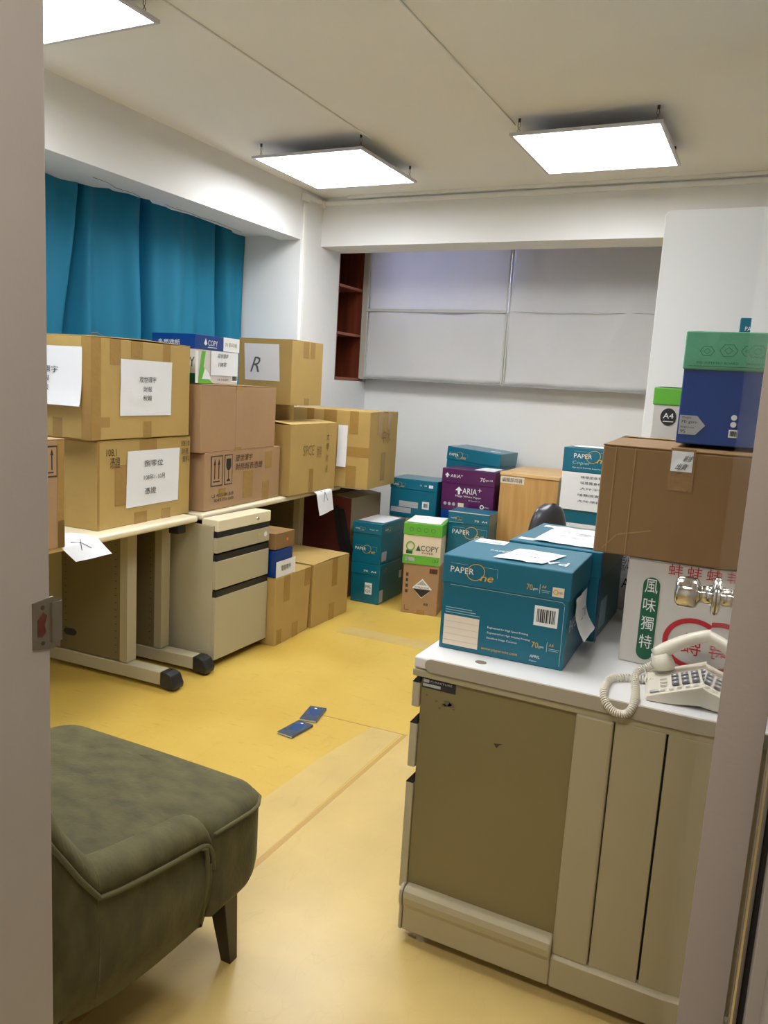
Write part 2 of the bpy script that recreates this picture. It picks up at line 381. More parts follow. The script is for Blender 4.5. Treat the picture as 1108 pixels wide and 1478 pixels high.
def ceiling_light(cx, cy, label):
    t = thing('ceiling_light', label, 'ceiling light', (cx, cy, 2.5), 0, 'square light panels hung from the ceiling')
    s = .325
    b = MB()
    for (x0, x1, y0, y1) in ((-s, s, -s, -s + .014), (-s, s, s - .014, s), (-s, -s + .014, -s + .014, s - .014), (s - .014, s, -s + .014, s - .014)): b.box(x0, x1, y0, y1, 0, .012, alum)
    b.box(-s + .005, s - .005, -s + .005, s - .005, .010, .0125, alum)
    b.build('frame', t)
    b = MB(); b.box(-s + .014, s - .014, -s + .014, s - .014, .002, .009, emit); b.build('diffuser', t)
    for sx in (-1, 1):
        for sy in (-1, 1):
            b = MB(); x, y = sx * (s - .03), sy * (s - .04)
            b.tube([(x, y, .012), (x + .006, y, .03), (x - .006, y, .05), (x, y, .08)], .0012, inkb, n=5)
            b.tube([(x + .004, y, .012), (x - .006, y, .03), (x + .006, y, .05), (x, y, .08)], .0012, inkb, n=5)
            b.tube([(x, y, .066), (x, y, .08)], .006, inkb, n=8)
            b.build('hanging_wire', t)
    return t
ceiling_light(-.883, 3.83, 'square ceiling light panel furthest to the right, hanging near the tall white panel')
ceiling_light(-2.27, 3.83, 'square ceiling light panel between the other two, close to the left beam')
ceiling_light(-2.28, 1.80, 'square ceiling light panel cut off at the top left corner of the photo')
LIGHT4 = True
if LIGHT4: ceiling_light(-.883, 1.80, 'square ceiling light panel nearest the doorway, above the top edge of the photo')

# ------------------------------------------------------------------ curtain, blinds, built-in bookcase
curt_m = mat('teal_curtain', srgb(14, 122, 156), .75, bump=.1, bscale=200, trans=.05, var=.12, vscale=3)
def curtain(y0, y1, name, label, ph):
    b = MB()
    def fn(u, v):
        y = y0 + (y1 - y0) * u; z = .94 + 1.43 * v
        k = math.sin(y * 15 + ph + .9 * math.sin(y * 4)) * .045 + math.sin(y * 33 + ph * 2 + v * 1.6) * .022 + .02 * math.sin(y * 5.1 + ph)
        k *= (.6 + .6 * (1 - v))
        for yc, dp, lean in ((1.4, .1, .02), (1.9, .12, -.03), (2.45, .1, .03), (3.04, .15, .05), (3.53, .13, .0), (4.17, .15, -.04)):
            k -= dp * math.exp(-((y - yc + (1 - v) * lean) / (.022 + .035 * (1 - v))) ** 2)
        k += .014 * math.sin((y - v * .4) * 24) * (1 - v)
        k_ = max(0, min(1, (y - 4.22) / .15)); k = k * (1 - k_) + .02 * k_
        return (-3.31 + k * .8, y + .01 * math.sin(z * 4 + y * 8), z)
    b.grid(fn, int((y1 - y0) * 130), 24, curt_m)
    o = b.build(name, smooth=True); sm = o.modifiers.new('thick', 'SOLIDIFY'); sm.thickness = .002
    return tag(o, label, 'curtain', 'teal curtains over the left window')
curtain(.75, 3.525, 'curtain', 'teal curtain nearest the doorway, behind the carton stack with printed white sheets', .3)
curtain(3.53, 4.40, 'curtain', 'teal fabric curtain beside the white column, above the white and blue copy box', 1.7)
b = MB(); b.tube([(-3.40, .75, 2.42), (-3.40, 4.4, 2.42)], .01, alum); tag(b.build('curtain_rod', smooth=True), 'thin metal rod carrying the teal curtains under the left beam', 'curtain rod')

blind_m = mat('grey_blind_fabric', srgb(224, 224, 226), .85, bump=.1, bscale=25, trans=.25, var=.03)
def blind(x0, x1, label, bar, ph):
    t = thing('window_blind', label, 'blind', ((x0 + x1) / 2, 5.3, 1.43), 0, 'two grey fabric blinds on the back window')
    b = MB(); W = x1 - x0
    def fn(u, v):
        z = 1.03 * v; x = (u - .5) * W
        k = .010 * math.sin(u * 9 + ph + v * 5) + .008 * math.sin(u * 17 - v * 9 + ph)
        for xc, sl in ((.12, .28), (.95, -.45)): k -= .014 * math.exp(-((u - xc - sl * (1 - v)) / .03) ** 2) * v
        k *= math.sin(PI * min(1, max(0, v))) ** .5 if v > 0 else 0
        return (x, k - .02 * (1 - v), z + (.008 * u if v == 0 else 0))
    b.grid(fn, 60, 30, blind_m)
    o = b.build('blind_fabric', t, smooth=True); sm = o.modifiers.new('thick', 'SOLIDIFY'); sm.thickness = .0015
    b = MB(); b.box(-W / 2, W / 2, -.030, -.016, -.008, .006, mat('blind_hem', srgb(150, 150, 148), .7)); b.build('bottom_bar', t, bevel=.002)
    b = MB(); b.box(-W / 2, W / 2, -.035, -.018, .485, .505, mat('blind_rail', srgb(190, 190, 186), .6)) if bar else b.box(-W / 2, W / 2, -.030, -.022, .495, .499, blind_m)
    b.build('middle_bar', t, bevel=.002)
    for s_ in (-1, 1):
        b = MB(); b.box(s_ * W / 2 - .006, s_ * W / 2 + .006, -.026, -.014, 0, 1.03, mat('blind_rail', srgb(190, 190, 186), .6))
        b.build('side_hem', t, bevel=.002)
    b = MB(); b.box(-W / 2, W / 2, -.03, .03, 1.02, 1.06, mat('blind_rail', srgb(190, 190, 186), .6)); b.build('headrail', t, bevel=.004)
blind(-2.812, -1.735, 'grey fabric blind on the left half of the back window, next to the bookcase niche', True, .5)
blind(-1.72, -.62, 'grey fabric blind on the right half of the back window, beside the white partition', False, 2.2)
bk = thing('built_in_bookcase', 'narrow red-brown wooden bookcase set into the column beside the grey blinds', 'bookcase', (-3.06, 5.12, 1.405), 0)
b = MB(); b.box(-.19, -.17, -.19, .19, 0, 1.1, redwood); b.box(-.17, .195, -.195, -.18, 0, 1.1, redwood); b.box(-.17, .195, .18, .195, 0, 1.1, redwood); b.build('bookcase_case', bk)
for z in (.0, .32, .65, .98):
    b = MB(); b.box(-.17, .19, -.18, .18, z, z + .018, mat('shelf_wood', srgb(150, 84, 62), .45)); b.build('shelf', bk)
sbox('trim_11', -2.865, -2.822, 5.29, 5.40, 1.42, 2.5, mat('aged_window_post', srgb(186, 180, 168), .6))
sbox('trim_12', -2.822, -2.80, 5.36, 5.40, 1.42, 2.5, dark)  # near-black strip painting the shade of the gap beside the blind

# ------------------------------------------------------------------ carton kit
def faces(w, d, h):
    f = {}
    def mk(r, u, n, o): return Matrix(((r[0], u[0], n[0], o[0]), (r[1], u[1], n[1], o[1]), (r[2], u[2], n[2], o[2]), (0, 0, 0, 1)))
    f['F'] = mk((1, 0, 0), (0, 0, 1), (0, -1, 0), (-w / 2, -d / 2, 0))
    f['R'] = mk((0, 1, 0), (0, 0, 1), (1, 0, 0), (w / 2, -d / 2, 0))
    f['L'] = mk((0, -1, 0), (0, 0, 1), (-1, 0, 0), (-w / 2, d / 2, 0))
    f['B'] = mk((-1, 0, 0), (0, 0, 1), (0, 1, 0), (w / 2, d / 2, 0))
    f['T'] = mk((1, 0, 0), (0, 1, 0), (0, 0, 1), (-w / 2, -d / 2, h))
    return f
def place(name, label, cat, corner, x, y, z, w, d, yaw=0, group=None):
    a = math.radians(yaw); sx = 1 if corner == 'FL' else -1
    lx, ly = sx * w / 2, d / 2
    cx = x + lx * math.cos(a) - ly * math.sin(a); cy = y + lx * math.sin(a) + ly * math.cos(a)
    return thing(name, label, cat, (cx, cy, z), a, group)
def carton(label, corner, x, y, z, w, d, h, yaw=0, m=kraft, tapes=(), lift=0, name='cardboard_box', cat='cardboard box', top=0, group=None, seam='x'):
    """closed corrugated carton: body, four flaps' seam, tape; `top` widens it upwards along y"""
    t = place(name, label, cat, corner, x, y, z, w, d, yaw, group)
    b = MB(); hb = h - .004
    vs = [(-w / 2, -d / 2, 0), (w / 2, -d / 2, 0), (w / 2, d / 2, 0), (-w / 2, d / 2, 0), (-w / 2, -d / 2, hb), (w / 2, -d / 2, hb), (w / 2, d / 2 + top, hb), (-w / 2, d / 2 + top, hb)]
    b.add(vs, [(0, 3, 2, 1), (4, 5, 6, 7), (0, 1, 5, 4), (1, 2, 6, 5), (2, 3, 7, 6), (3, 0, 4, 7)], m)
    b.build('box_body', t, bevel=.004)
    for sgn in (-1, 1):
        b = MB(); e = .0015
        if seam == 'x':
            y0, y1 = (-d / 2, -.001) if sgn < 0 else (.001, d / 2 + top)
            vs = [(-w / 2, y0, 0), (w / 2, y0, 0), (w / 2, y1, 0), (-w / 2, y1, 0)]; hi = (2, 3) if sgn < 0 else (0, 1)
        else:
            x0, x1 = (-w / 2, -.001) if sgn < 0 else (.001, w / 2)
            vs = [(x0, -d / 2, 0), (x1, -d / 2, 0), (x1, d / 2 + top, 0), (x0, d / 2 + top, 0)]; hi = (1, 2) if sgn < 0 else (0, 3)
        V = []
        for zz in (0, .0035):
            for i, p in enumerate(vs): V.append((p[0], p[1], hb + e * 0 + zz + (lift if i in hi else 0)))
        b.add(V, [(0, 3, 2, 1), (4, 5, 6, 7), (0, 1, 5, 4), (1, 2, 6, 5), (2, 3, 7, 6), (3, 0, 4, 7)], m)
        b.build('flap', t, bevel=.001)
    F = faces(w, d, h)
    if tapes:
        for (f, u0, v0, u1, v1) in tapes:
            b = MB(); b.plate(u0, v0, u1, v1, tape_m, F[f], z=.0012 if f != 'T' else .0012 + lift)
            b.build('packing_tape', t)
    return t, F
def sheet(t, M, u0, v0, u1, v1, lines=(), amp=.003, curl=0, name='paper_label', m=None, inkm=None, seed=0, skew=0, base=.0022):
    b = MB(); W = u1 - u0; Hh = v1 - v0
    def fn(u, v):
        n = noise.noise(Vector((u * 3 + seed, v * 3, seed * 1.7))) * amp
        z = base + abs(n) + (curl * (1 - v) ** 3)
        return (u0 + W * u + skew * v, v0 + Hh * v, z)
    b.grid(fn, 14, 14, m or paper, M)
    for (txt, u, v, h, wd, *r) in lines:
        b.text(txt, u0 + u * W + skew * v, v0 + v * Hh, h * Hh, inkm or ink, M, w=wd * W if wd else None, z=base + amp + .001 + (curl * (1 - v) ** 3), shear=r[0] if r else 0)
    return b.build(name, t, smooth=True)
def barcode(b, M, u0, v0, u1, v1, z=.0018):
    b.plate(u0, v0, u1, v1, whitep, M, z=z)
    r = random.Random(3); u = u0 + (u1 - u0) * .12; e = u0 + (u1 - u0) * .88
    while u < e:
        wd = r.choice((.0012, .002, .003)) * (u1 - u0) / .05; b.plate(u, v0 + (v1 - v0) * .18, min(u + wd, e), v0 + (v1 - v0) * .85, ink, M, z=z + .0006); u += wd + r.choice((.0012, .002)) * (u1 - u0) / .05
def paperone(b, M, u, v, s, main=whitep, g=gold, z=.0018):
    """PAPER in white capitals, a big gold ring as the O, ne in gold script, fine white rule"""
    b.text('PAPER', u, v, .125 * s, main, M, w=.50 * s, z=z)
    b.ring(u + .54 * s, v + .06 * s, .20 * s, .17 * s, .014 * s, g, M, z=z + .0003, tilt=.5)
    b.text('n', u + .64 * s, v - .10 * s, .10 * s, g, M, w=.12 * s, z=z + .0005, shear=.35)
    b.text('e', u + .78 * s, v - .10 * s, .11 * s, g, M, w=.12 * s, z=z + .0005, shear=.35)
    b.plate(u, v + .185 * s, u + .36 * s, v + .190 * s, tealw, M, z=z); b.plate(u + .70 * s, v + .185 * s, u + s, v + .190 * s, tealw, M, z=z)
    b.plate(u + .995 * s, v, u + s, v + .19 * s, tealw, M, z=z)
def paper_box(label, corner, x, y, z, w, d, h, yaw=0, body=teal, lid=teal_top, lh=.07, name='paper_box', cat='paper box', tilt=None, group=None):
    t = place(name, label, cat, corner, x, y, z, w, d, yaw, group)
    if tilt: t.rotation_euler = (tilt[0], tilt[1], math.radians(yaw))
    b = MB(); b.box(-w / 2 + .003, w / 2 - .003, -d / 2 + .003, d / 2 - .003, 0, h - .004, body); b.build('box_body', t, bevel=.003)
    if lh:
        b = MB(); b.box(-w / 2, w / 2, -d / 2, d / 2, h - lh, h, lid); b.build('lid', t, bevel=.003)
    return t, faces(w, d, h), faces(w - .006, d - .006, h)

# ------------------------------------------------------------------ left desks
def wtop(name_label, x, y, L, D, yaw, legs, arms):
    t = thing('office_desk', name_label, 'desk', (x, y, 0), math.radians(yaw))
    b = MB(); b.box(-D, 0, 0, L, .70, .73, wtop_m); b.build('worktop', t, bevel=.012, seg=4)
    for ly in legs:
        q_ = min(.60, D); b = MB(); b.box(-q_ + .06, -.16, ly, ly + .055, .085, .70, mat('shaded_leg_panel', srgb(112, 100, 66), .45))  # olive leg panel darkened in its colour for the shade under the desk
        b.box(-.175, -.135, ly - .003, ly + .058, .085, .70, beige_l); b.box(-q_ + .04, -q_ + .07, ly - .003, ly + .058, .085, .70, beige_l)
        for k in range(17):
            for xx in (-.50, -.205): b.box(xx, xx + .008, ly - .0008, ly, .12 + k * .033, .124 + k * .033, dark)
        lg = b.build('leg', t, bevel=.003)
        b = MB(); b.box(-q_, .06, ly - .005, ly + .06, .02, .08, beige); b.build('foot_bar', lg, bevel=.004)
        b = MB(); b.prism([(.055, .015), (.13, .01), (.135, .03), (.115, .075), (.09, .084), (.055, .084)], 0, .07, plast, Matrix(((1, 0, 0, 0), (0, 0, 1, ly - .01), (0, 1, 0, 0), (0, 0, 0, 1)))); b.build('foot_cap', lg, bevel=.006)
        b = MB(); b.prism([(-.47 + .028 * math.cos(a * PI / 8) + (.01 if math.cos(a * PI / 8) > 0 else -.01), .17 + .017 * math.sin(a * PI / 8)) for a in range(16)], -.002, .0, plast, Matrix(((1, 0, 0, 0), (0, 0, 1, ly - .0002), (0, 1, 0, 0), (0, 0, 0, 1)))); b.build('cable_hole', lg)
    for ly in arms:
        b = MB(); b.box(-.5, -.09, ly, ly + .05, .655, .70, beige); a_ = b.build('bracket_arm', t, bevel=.003)
        b = MB(); b.box(-.09, -.035, ly - .003, ly + .053, .652, .70, plast); b.build('bracket_cap', a_, bevel=.004)
    b = MB(); b.box(-D + .06, -D + .08, .05, L - .05, .22, .69, beige); b.build('modesty_panel', t, bevel=.002)
    return t
wtop('cream-topped office desk nearest the doorway, carrying the two cartons with white sheets', -2.275, 1.45, 1.40, .60, 3.0, [.35 + .73, 1.31], [1.30])
wtop('cream-topped office desk further in, with the drawer pedestal under it', -2.362, 2.885, 1.50, .53, 3.6, [1.20], [.02])

# drawer pedestal
PX = -2.25
t = thing('drawer_pedestal', 'beige steel drawer pedestal under the further left desk', 'drawer pedestal', (PX - .24, 3.085, 0))
b = MB(); b.box(-.24, .222, -.225, .200, .03, .69, beige); b.build('pedestal_body', t, bevel=.004)
b = MB(); b.box(-.1, .225, -.222, .198, .05, .69, dark); b.build('inner_gap', t)
def drw(z0, z1, nm, m):
    b = MB(); b.box(.222, .242, -.225, .200, z0, z1, m); d_ = b.build(nm, t, bevel=.003)
    b = MB(); b.box(.224, .240, -.222, .198, z1, z1 + .030, plast); b.prism([(.222, z1), (.244, z1 + .004), (.240, z1 + .03), (.222, z1 + .03)], -.225, -.195, plast, Matrix(((1, 0, 0, 0), (0, 0, 1, 0), (0, 1, 0, 0), (0, 0, 0, 1))))
    if nm == 'drawer': b.build('handle_recess', d_)
    return d_
drw(.040, .348, 'drawer', beige); drw(.385, .522, 'drawer', beige); d1 = drw(.561, .634, 'drawer', beige)
b = MB(); b.box(.148, .245, -.222, .203, .663, .718, wtop_m); tr = b.build('top_tray', t, bevel=.004)
b = MB(); lathe(b, [(0, .009), (.003, .008)], chrome, Matrix.Translation((.245, .09, .69)) @ Matrix.Rotation(PI / 2, 4, 'Y')); b.build('lock', tr)
b = MB(); lathe(b, [(0, .013), (.001, .013)], whitep, Matrix.Translation((.242, .165, .60)) @ Matrix.Rotation(PI / 2, 4, 'Y')); b.build('round_sticker', d1); b = MB(); lathe(b, [(0, .008), (.001, .008)], gold, Matrix.Translation((.242, .11, .605)) @ Matrix.Rotation(PI / 2, 4, 'Y')); b.build('round_sticker', d1)
for sx in (-.18, .17):
    for sy in (-.18, .18):
        b = MB(); b.tube([(sx, sy - .01, .017), (sx, sy + .01, .017)], .017, plast, n=14); b.box(sx - .01, sx + .01, sy - .012, sy + .012, .02, .032, plast); b.build('caster', t)

# ------------------------------------------------------------------ cartons on the left desks
t, F = carton('large kraft carton with a hand-written white sheet, directly on the desk nearest the doorway', 'FR', -2.392, 2.276, .73, .46, .60, .365, 3.5,
              tapes=[('R', .22, .0, .30, .05), ('R', .40, 0, .46, .045), ('R', .25, .31, .36, .36), ('R', .10, .09, .17, .26), ('R', 0, .0, .012, .36)])
sheet(t, F['R'], .165, .075, .51, .315, [('捌零位', .30, .70, .12, .36), ('108年1-10月', .30, .46, .10, .40), ('憑證', .32, .20, .12, .22)], seed=2, skew=.008)
b = MB(); b.text('108.1', .05, .30, .03, inkb, F['R'], w=.06); b.text('憑證', .07, .25, .045, inkb, F['R'], w=.06); b.text('108.10', .53, .32, .025, inkb, F['R'], w=.06); b.text('財務', .535, .28, .03, inkb, F['R'], w=.05); b.text('資料', .54, .245, .03, inkb, F['R'], w=.05); b.build('handwriting', t)
t, F = carton('large kraft carton with printed white sheets, on top of the carton with the hand-written sheet', 'FR', -2.385, 2.240, 1.099, .48, .61, .405, 3.0, lift=.006,
              tapes=[('R', 0, 0, .05, .40), ('R', .10, .30, .16, .40), ('R', .22, .33, .29, .40), ('R', .42, .30, .47, .40), ('R', .30, 0, .35, .07), ('R', .05, .05, .10, .09), ('F', .28, 0, .33, .08), ('F', .43, 0, .48, .4)])
sheet(t, F['R'], .155, .095, .475, .325, [('宬世環宇', .34, .60, .11, .33), ('財報', .42, .43, .10, .17), ('稅報', .42, .27, .10, .17)], seed=5, skew=.004)
sheet(t, F['F'], .02, .13, .44, .36, [('宬世環宇', .35, .55, .11, .36), ('財報', .44, .40, .10, .17), ('稅報', .44, .24, .10, .17)], seed=9, curl=.02, skew=-.005)
b = MB(); b.tube([(.235, -.29, .405), (.235, -.30, .414), (.237, -.27, .418), (.237, -.24, .408)], .0015, ctape, n=5); b.build('torn_tape', t)
t, F = carton('light brown carton at the far left edge, partly hidden by the door jamb', 'FR', -2.245, 1.55, .73, .36, .455, .395, 2.5, m=kraft2, tapes=[('R', .42, 0, .45, .39), ('R', .42, 0, .45, .1)])
b = MB()
def arrows(b, M, u, v, s):
    b.plate(u, v, u + s, v + s * 1.5, inkb, M, z=.0013); b.plate(u + .006 * s / .09, v + .006, u + s - .006 * s / .09, v + s * 1.5 - .006, kraft2, M, z=.0017)
    for k in (.27, .62):
        b.plate(u + s * k, v + s * .35, u + s * (k + .07), v + s * 1.1, ink, M, z=.0022)
        b.prism([(u + s * (k - .06), v + s * 1.05), (u + s * (k + .13), v + s * 1.05), (u + s * (k + .035), v + s * 1.35)], .0018, .0022, ink, M)
    b.plate(u + s * .2, v + s * .2, u + s * .75, v + s * .27, ink, M, z=.0022)
arrows(b, F['R'], .345, .26, .075); b.build('printed_marks', t)

t, F = carton('brown carton printed with upward arrows and a fragile glass, on the further left desk', 'FR', -2.390, 2.935, .732, .44, .71, .282, 4.2, m=kraft2,
              tapes=[('R', .34, .03, .43, .17), ('R', .53, 0, .60, .10), ('R', .12, .05, .18, .10), ('R', .55, .17, .62, .26)])
b = MB(); arrows(b, F['R'], .05, .115, .10)
b.plate(.165, .115, .235, .265, inkb, F['R'], z=.0013); b.plate(.17, .12, .23, .26, kraft2, F['R'], z=.0017)
b.prism([(.18, .245), (.22, .245), (.222, .205), (.212, .19), (.203, .187), (.203, .145), (.215, .137), (.215, .132), (.185, .132), (.185, .137), (.198, .145), (.198, .187), (.188, .19), (.178, .205)], .0018, .0022, ink, F['R'])
b.text('宬世環宇', .26, .225, .035, inkb, F['R'], w=.16, shear=.1); b.text('財務報表憑證', .26, .18, .035, inkb, F['R'], w=.26, shear=.1)
b.text('❑ 402206.B.B', .06, .06, .017, inkb, F['R'], w=.19); b.text('0048 036 #00', .08, .035, .017, inkb, F['R'], w=.17); b.build('printed_marks', t)
t, F = carton('plain light brown carton on top of the carton with upward arrows', 'FR', -2.395, 2.905, 1.014, .44, .675, .322, 3.6, m=kraft2, lift=.003,
              tapes=[('R', .29, 0, .345, .015), ('R', .29, .30, .345, .32), ('T', 0, .0, .44, .05)])
b = MB(); b.plate(.29, .0, .345, .318, mat('faint_seam', srgb(164, 130, 95), .6), F['R'], z=.001); b.build('taped_seam', t)
# copy paper box (blue, white and green)
t, F, G = paper_box('white and green copy paper box with a blue lid, topmost of the arrow carton stack', 'FR', -2.45, 2.925, 1.340, .26, .345, .225, 2, body=offw, lid=blue, lh=.068)
b = MB()
b.text('COPY', .09, .165 + .012, .026, whitep, F['R'], w=.075); b.prism([(.06, .185), (.072, .21), (.084, .185), (.072, .177)], .001, .0018, whitep, F['R']); b.plate(.09, .168, .16, .171, whitep, F['R'])
b.plate(.212, .158, .345, .225, whitep, F['R'], z=.0014); b.text('70 影印紙', .225, .18, .022, ink_faint, F['R'], w=.1)
b.text('多用途紙', .04, .175, .022, whitep, F['F'], w=.13); b.build('lid_print', t)
b = MB()
b.prism([(.02, 0), (.045, .15), (.075, .15), (.06, .08), (.10, .02), (.14, 0)], .001, .0016, green, G['R']); b.plate(.0, .0, .02, .15, whitep, G['R'])
b.prism([(.05, .02), (.07, .07), (.10, .05), (.12, .02)], .001, .002, whitep, G['R'])
b.text('COPY', .12, .075, .045, ink, G['F'], w=.13); b.plate(.0, .0, .254, .045, dgreen, G['F'])
b.text('A4 210x297', .17, .015, .010, ink, G['R'], w=.09)
barcode(b, G['R'], .285, .012, .335, .045); b.build('box_print', t)
sheet(t, G['R'], .115, .04, .335, .155, [('宬世環宇', .22, .72, .2, .38, .2), ('108年', .25, .36, .22, .3, .2)], seed=3, amp=.0015, base=.003)

t, F = carton('kraft carton with faint pencil notes, on the far end of the further left desk', 'FR', -2.392, 3.672, .732, .27, .552, .405, 2.6, lift=.012, seam='y',
              tapes=[('R', .22, 0, .27, .14)])
b = MB()
b.text('SPCE', .14, .22, .06, ink_faint, F['R'], w=.13); b.text('財務', .30, .20, .07, ink_faint, F['R'], w=.06)
for k, ch in enumerate('大甲財務'): b.text(ch, .42, .30 - k * .065, .045, inkb if k < 2 else ink_faint, F['R'], w=.03)
b.build('handwriting', t)
t, F = carton('kraft carton overhanging the far desk end, white paper strip on its near side', 'FR', -2.222, 4.290, .732, .56, .46, .480, 4.0, lift=.004,
              tapes=[('F', .12, .38, .17, .48), ('F', .24, .38, .33, .48), ('F', .42, .34, .48, .48), ('F', .38, .20, .56, .26), ('F', .41, 0, .48, .14), ('R', .20, .04, .27, .22), ('R', .12, .34, .20, .48), ('R', .28, .36, .34, .48)])
sheet(t, F['F'], .345, .13, .41, .39, [], seed=4, amp=.002, curl=.008)
b = MB(); b.text('中', .19, .28, .09, ink_faint, F['R'], w=.07); b.text('水', .27, .28, .09, ink_faint, F['R'], w=.07); b.build('handwriting', t)
t, F = carton('kraft carton standing highest beside the white column, sheet with a large R on its side', 'FR', -2.45, 3.74, 1.238, .36, .345, .365, 1.5, tapes=[('R', .12, .27, .18, .36), ('R', .20, .27, .25, .36), ('R', .15, 0, .20, .04)])
sheet(t, F['F'], .05, .13, .285, .335, [('R', .16, .22, .42, .26, .35)], seed=7, skew=-.012, amp=.002, inkm=mat('soft_pencil', srgb(90, 92, 96), .7))
carton('shadowed kraft carton wedged behind the pencil-marked carton on the left desk', 'FR', -2.682, 3.75, .732, .24, .40, .500, 1)

# sheets hanging over the desk edge
def hang(pts, label, lines=()):
    b = MB(); n = len(pts)
    def fn(u, v):
        f = v * (n - 1); i = min(int(f), n - 2); k = f - i
        a = Vector(pts[i][0]).lerp(Vector(pts[i + 1][0]), k); c_ = Vector(pts[i][1]).lerp(Vector(pts[i + 1][1]), k)
        p = a.lerp(c_, u); return (p.x + .002 * math.sin(u * 7 + v * 5), p.y, p.z)
    b.grid(fn, 12, 18, paper)
    # pencil cross on the hanging half
    def P(u, v): p = Vector(fn(u, v)); return (p.x + .0025, p.y, p.z + .0015)
    b.tube([P(.35, .55), P(.5, .68), P(.62, .82)], .0012, ink, n=4); b.tube([P(.62, .55), P(.5, .68), P(.36, .82)], .0012, ink, n=4)
    o = b.build('paper_sheet', smooth=True); return tag(o, label, 'paper sheet', 'white sheets hanging over the left desk edge')
hang([((-2.42, 2.045, .7325), (-2.44, 2.19, .7325)), ((-2.33, 2.00, .7335), (-2.36, 2.19, .7345)), ((-2.27, 1.99, .727), (-2.30, 2.185, .736)), ((-2.25, 2.041, .668), (-2.25, 2.218, .670))],
     'white sheet with a cross, drooping off the desk beside the light brown carton')
hang([((-2.46, 3.97, .7325), (-2.46, 4.15, .7325)), ((-2.425, 3.965, .7335), (-2.43, 4.15, .7335)), ((-2.385, 3.96, .722), (-2.39, 4.15, .729)), ((-2.37, 3.985, .585), (-2.37, 4.148, .608))],
     'white sheet with a cross, hanging under the kraft carton with pencil notes')

# ------------------------------------------------------------------ floor cartons by the left desks
t, F = carton('kraft carton on the floor right beside the drawer pedestal, blue box on top', 'FR', -2.20, 3.292, 0, .42, .35, .362, 2.6, top=.022,
              tapes=[('R', .08, .22, .14, .36), ('R', .30, .26, .36, .36), ('R', .18, 0, .24, .08), ('R', .02, 0, .07, .08)])
t, F = carton('kraft floor carton next to the teal paper boxes', 'FR', -2.205, 3.668, 0, .44, .41, .368, 0, lift=.006, seam='x',
              tapes=[('R', .21, .20, .27, .365), ('R', .19, 0, .25, .10)])
t, F, G = paper_box('small blue box with a white printed sheet, standing on the floor carton beside the pedestal', 'FR', -2.208, 3.296, .364, .26, .17, .145, 2, body=blue, lid=blue, lh=0, name='blue_box', cat='box')
sheet(t, F['R'], -.002, .0, .19, .085, [('電腦零件', .25, .35, .35, .5)], seed=1, amp=.001)
t, F = carton('small brown box with an orange dot, on top of the small blue box', 'FR', -2.215, 3.298, .510, .24, .185, .085, 2, m=kraft3)
b = MB(); b.prism([(.11 + .009 * math.cos(k * PI / 6), .045 + .009 * math.sin(k * PI / 6)) for k in range(12)], .001, .0018, mat('orange_dot', srgb(230, 120, 70), .5), F['R']); b.build('round_sticker', t)
# items behind, under the far end of the desk
t, F = carton('low brown carton on the floor beneath the far end of the left desk', 'FR', -2.36, 4.36, 0, .42, .44, .26, 0, m=kraft3)
t = thing('open_carton', 'open carton with dark red side under the far desk end', 'cardboard box', (-2.58, 4.58, .262))
b = MB(); dk = mat('dark_red_card', srgb(92, 34, 30), .6); gc = mat('greyish_card', srgb(158, 140, 108), .7)
b.box(-.21, .21, -.21, -.205, 0, .39, dk); b.box(.205, .21, -.205, .21, 0, .39, gc); b.box(-.21, -.205, -.205, .21, 0, .39, gc); b.box(-.205, .205, .205, .21, 0, .39, gc); b.box(-.205, .205, -.205, .205, 0, .006, kraft_in)
b.build('box_body', t)
b = MB(); b.add([(.205, -.205, .39), (.21, .2, .39), (.10, .2, .405), (.09, -.205, .405)], [(0, 1, 2, 3)], gc); o = b.build('flap', t); o.modifiers.new('t', 'SOLIDIFY').thickness = .003
b = MB(); b.grid(lambda u, v: (-2.46 + .09 * v + .045 * u, 4.358 - .004 * math.sin(v * 3), .58 - .29 * v), 3, 8, plast); b.grid(lambda u, v: (-2.50 + .08 * v + .035 * u, 4.356, .60 - .31 * v), 3, 8, plast)
o = b.build('bag_strap'); o.modifiers.new('t', 'SOLIDIFY').thickness = .003; tag(o, 'black webbing straps lying against the dark red open carton', 'strap')

# ------------------------------------------------------------------ teal paper boxes and others at the back
def teal_marks(t, F, G, w, h, face='F', logo_v=.62, small=True):
    b = MB(); M = F[face]
    if small:
        paperone(b, M, .02, h - .045, .07)
        b.text('70 gsm  A4', w - .085, h - .045, .010, whitep, M, w=.06)
        b.build('lid_print', t)
    b = MB(); M = G[face]; paperone(b, M, w * .10, h * logo_v - .06, w * .75); b.build('box_print', t)
t, F, G = paper_box('teal paper box with a square mark, lower of the pair beside the kraft floor cartons', 'FR', -2.112, 4.322, 0, .205, .36, .257, 1)
b = MB(); b.plate(.10, .06, .15, .135, whitep, G['F']); b.text('PRE', .106, .10, .02, ink, G['F'], w=.038, z=.0024); b.text('QS', .106, .07, .02, ink, G['F'], w=.038, z=.0024); b.text('70  A4', .09, .205, .012, whitep, F['F'], w=.09); b.plate(.01, .01, .06, .09, greyp, G['R']); b.plate(.30, .12, .34, .17, whitep, G['R']); b.ring(.08, .215, .02, .012, .002, gold, F['R'], tilt=.4); b.build('box_print', t)
t, F, G = paper_box('teal paper box with a large logo, upper of the pair nearest the kraft floor cartons', 'FR', -2.114, 4.318, .2585, .205, .355, .262, .5)
teal_marks(t, F, G, .205, .262, 'F', .55)
b = MB(); paperone(b, F['R'], .05, .215, .09); b.plate(.02, .02, .09, .08, greyp, G['R']); b.build('side_print', t)
sheet(t, F['T'], .01, .05, .19, .33, seed=6, amp=.002)

